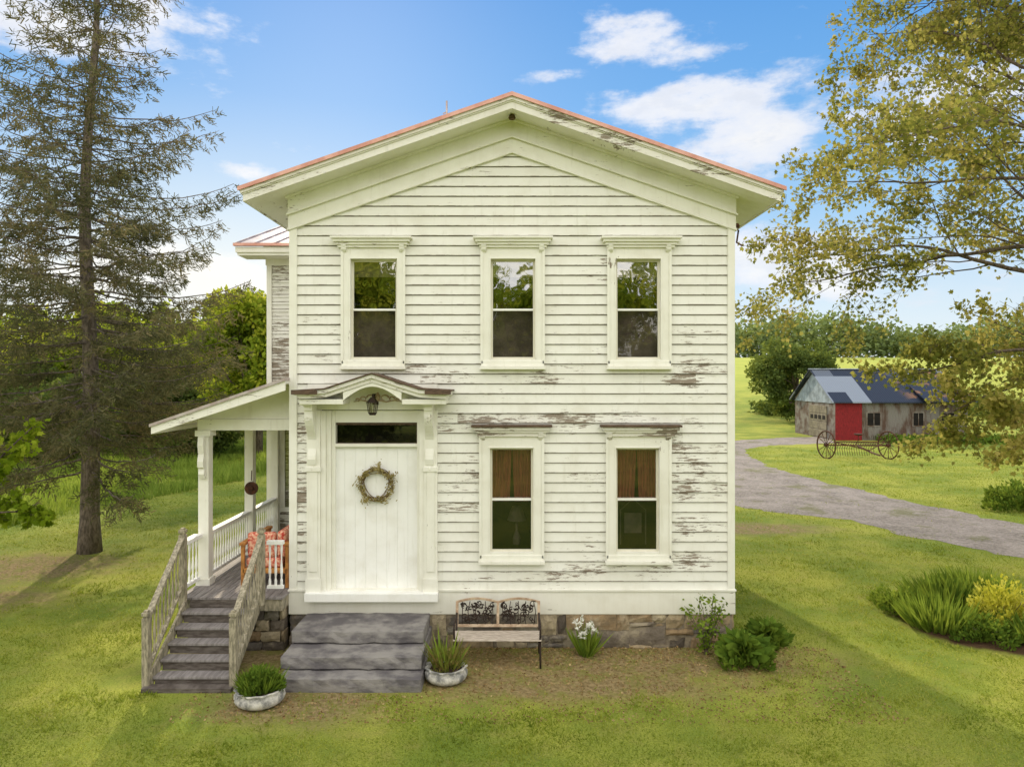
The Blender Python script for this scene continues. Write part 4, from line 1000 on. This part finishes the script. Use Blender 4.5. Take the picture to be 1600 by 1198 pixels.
# ------------------------------------------------------------------ shed
SX0,SX1,SY0,SY1=23.2,32.7,51-DF,58.2-DF; SE=2.9; SR=5.1; SM=(SY0+SY1)/2
shed=empty('shed',(SX0,SY0,0),label='old metal-roofed shed with garage door and red wall panel',category='shed')
t=NT('corrugated_rusty_wall'); X,Y,Z=t.sep(t.pos)
wv=t.M('SINE',t.M('MULTIPLY',X,42.0)); k=t.mix(t.step(t.noise(t.V('MULTIPLY',t.pos,(1,1,.35)),1.3,5,.65),.42,.6),c(128,124,118),c(92,72,60))
t.bsdf(k,.7,t.bump(wv,.6,.03),.2); m_corr=t.m
t=NT('patchwork_roof_metal'); wnz=t.n('ShaderNodeTexWhiteNoise',noise_dimensions='2D'); X,Y,Z=t.sep(t.pos)
cvx=t.n('ShaderNodeCombineXYZ'); t.put(cvx.inputs[0],t.M('FLOOR',t.M('DIVIDE',X,1.35))); t.put(cvx.inputs[1],t.M('FLOOR',t.M('DIVIDE',Y,1.9))); t.put(wnz.inputs['Vector'],cvx.outputs[0])
k=t.mix(t.step(wnz.outputs['Value'],.68,.74),c(46,54,70),c(134,142,154)); k=t.mix(t.M('MULTIPLY',t.step(t.noise(t.pos,.9,5,.6),.50,.60),t.step(X,28,29.5)),k,c(150,112,84))
t.bsdf(k,.75,t.bump(t.M('SINE',t.M('MULTIPLY',X,40.0)),.4,.03),.1); m_patch=t.m
m_shedred=simple('shed_red_boards',c(140,34,38),c(100,24,28),5,.8,(8,8,1))
m_stucco=simple('shed_gable_grey',c(136,130,122),c(92,72,60),1.6,.9)
m_tin=simple('galvanised_sheet',c(168,178,192),c(128,136,148),2,.5,metal=.2)
m_garage=simple('garage_door_paint',c(142,132,112),c(112,102,86),3,.7)
mb=MB(); mb.add([(SX0,SY0,0),(SX0,SY1,0),(SX0,SY1,SE),(SX0,SM,SR-.1),(SX0,SY0,SE)],[(0,1,2,3,4)]); mb.add([(SX1,SY0,0),(SX1,SY1,0),(SX1,SY1,SE),(SX1,SM,SR-.1),(SX1,SY0,SE)],[(4,3,2,1,0)])
mb.add([(SX0,SY0,0),(SX1,SY0,0),(SX1,SY0,SE),(SX0,SY0,SE)],[(0,1,2,3)],1); mb.add([(SX0,SY1,0),(SX1,SY1,0),(SX1,SY1,SE),(SX0,SY1,SE)],[(3,2,1,0)],1)
mb.prism([(SY0+.02,SE-.25),(SY1-.02,SE-.25),(SM,SR-.15)],SX0-.05,SX0-.005,'x',2)
mb.done('shed_wall',shed,[m_stucco,m_corr,m_tin])
mb=MB(); sl_=(SR-SE)/(SM-SY0)
mb.prism([(SY0-.35,SE-.35*sl_+.08),(SM,SR+.08),(SM,SR),(SY0-.35,SE-.35*sl_)],SX0-.35,SX1+.3,'x'); mb.prism([(SM+.0005,SR+.08),(SY1+.35,SE-.35*sl_+.08),(SY1+.35,SE-.35*sl_),(SM+.0005,SR)],SX0-.35,SX1+.3,'x')
mb.prism([(SY0-1.0,SE-.05),(SY0+1.2,SE+1.0),(SY0+1.2,SE+.9),(SY0-1.0,SE-.13)],SX0+6,SX1+.1,'x')
mb.box(SX0-.37,SX1+.32,SM-.2,SM+.2,SR+.04,SR+.11,1)
mb.done('shed_roof',shed,[m_patch,m_tin])
mb=MB(); mb.box(SX0+.0,SX0+1.9,SY0-.06,SY0-.01,.0,SE-.1); mb.done('red_panel',shed,m_shedred)
mb=MB()
for k in range(4): mb.box(SX0-.06,SX0-.01,SY0+1.3,SY0+4.3,.05+k*.6,.62+k*.6)
mb.done('garage_door',shed,m_garage,bevel=.02)
for k in range(4):
    mb=MB(); mb.box(SX0-.08,SX0-.061,SY0+1.5+k*.7,SY0+1.95+k*.7,1.4,1.7); mb.done('garage_door_pane',shed,m_dark)
for xa_,xb_ in((2.3,3.2),(5.6,6.3),(7.6,8.5)):
    mb=MB(); mb.box(SX0+xa_-.08,SX0+xb_+.08,SY0-.05,SY0-.01,1.0,2.05); mb.box(SX0+xa_,SX0+xb_,SY0-.06,SY0-.051,1.08,1.97,1); mb.box(SX0+(xa_+xb_)/2-.02,SX0+(xa_+xb_)/2+.02,SY0-.07,SY0-.061,1.08,1.97); mb.done('shed_window',shed,[m_stucco,m_dark])
# ------------------------------------------------------------------ hay rake
hx0,hy0=GP(1291,716); hx1,hy1=GP(1388,717)
rk=empty('hay_rake',((hx0+hx1)/2,hy0,0),label='antique rusty horse-drawn hay rake with two tall spoked wheels',category='farm implement')
def wheel(cx,cy,r):
    mb=MB(); cz=r; n=28
    pts=[(cx,cy+r*math.cos(a),cz+r*math.sin(a)) for a in np.linspace(0,2*math.pi,n+1)]
    an=.25
    R=lambda p:(cx+(p[0]-cx)*math.cos(an)-(p[1]-cy)*math.sin(an),cy+(p[0]-cx)*math.sin(an)+(p[1]-cy)*math.cos(an),p[2])
    mb.tube([R(p) for p in pts],.04,6); 
    for k in range(12):
        a=k*math.pi/6; mb.tube([(cx,cy,cz),R((cx,cy+r*math.cos(a),cz+r*math.sin(a)))],.018,4)
    mb.tube([R((cx-.12,cy,cz)),R((cx+.12,cy,cz))],.08,8); mb.done('wheel',rk,m_rust)
wheel(hx0,hy0,.76); wheel(hx1,hy1,.76)
mb=MB(); mb.tube([(hx0,hy0,.74),(hx1,hy1,.74)],.04,6); mb.tube([(hx0+.3,hy0-.2,.95),(hx1-.3,hy1-.2,.95)],.03,6)
xm=(hx0+hx1)/2; mb.tube([(xm,hy0,.75),(xm,hy0-1.8,.5),(xm,hy0-2.6,.45)],.05,6)
mb.tube([(hx0+.3,hy0-.2,.95),(xm,hy0-1.5,.6),(hx1-.3,hy1-.2,.95)],.03,6); mb.done('axle_frame',rk,m_rust)
mb=MB()
for k in range(20):
    xk=hx0+.35+k*(hx1-hx0-.7)/19; mb.tube([(xk,hy0,.74),(xk,hy0+.35,.85),(xk,hy0+.65,.5),(xk,hy0+.5,.1)],.016,4)
mb.done('tine',rk,m_rust)
mb=MB(); mb.tube([(xm,hy0,.75),(xm,hy0-.35,1.1),(xm,hy0-.3,1.3)],.02,5); mb.lathe([(.05,1.29),(.2,1.33),(.24,1.40)],xm,hy0-.3,12); mb.done('seat',rk,m_rust)
p0=Vector((HW+.02,.1,FZ(350)))
mb=MB(); mb.tube([p0,p0+Vector((.08,-.05,-.1)),p0+Vector((.05,-.05,-.3)),p0+Vector((.14,-.08,-.36))],.016,5); mb.lathe([(.02,p0.z-.06),(.045,p0.z-.02),(.02,p0.z+.02)],p0.x+.06,p0.y-.05,8); mb.done('cable_anchor',house,m_rust)
# ------------------------------------------------------------------ camera
cam=bpy.data.cameras.new('camera'); co=bpy.data.objects.new('camera',cam); coll.objects.link(co)
co.location=(0,-DF,CZ); co.rotation_euler=(math.radians(90),0,0)
cam.sensor_width=36; cam.lens=F/1600*36; cam.shift_y=-(599-HY)/1600; cam.clip_end=4000; cam.clip_start=.1
scene.camera=co
scene.view_settings.view_transform='Standard'; scene.view_settings.look='None'; scene.view_settings.exposure=0; scene.view_settings.gamma=1
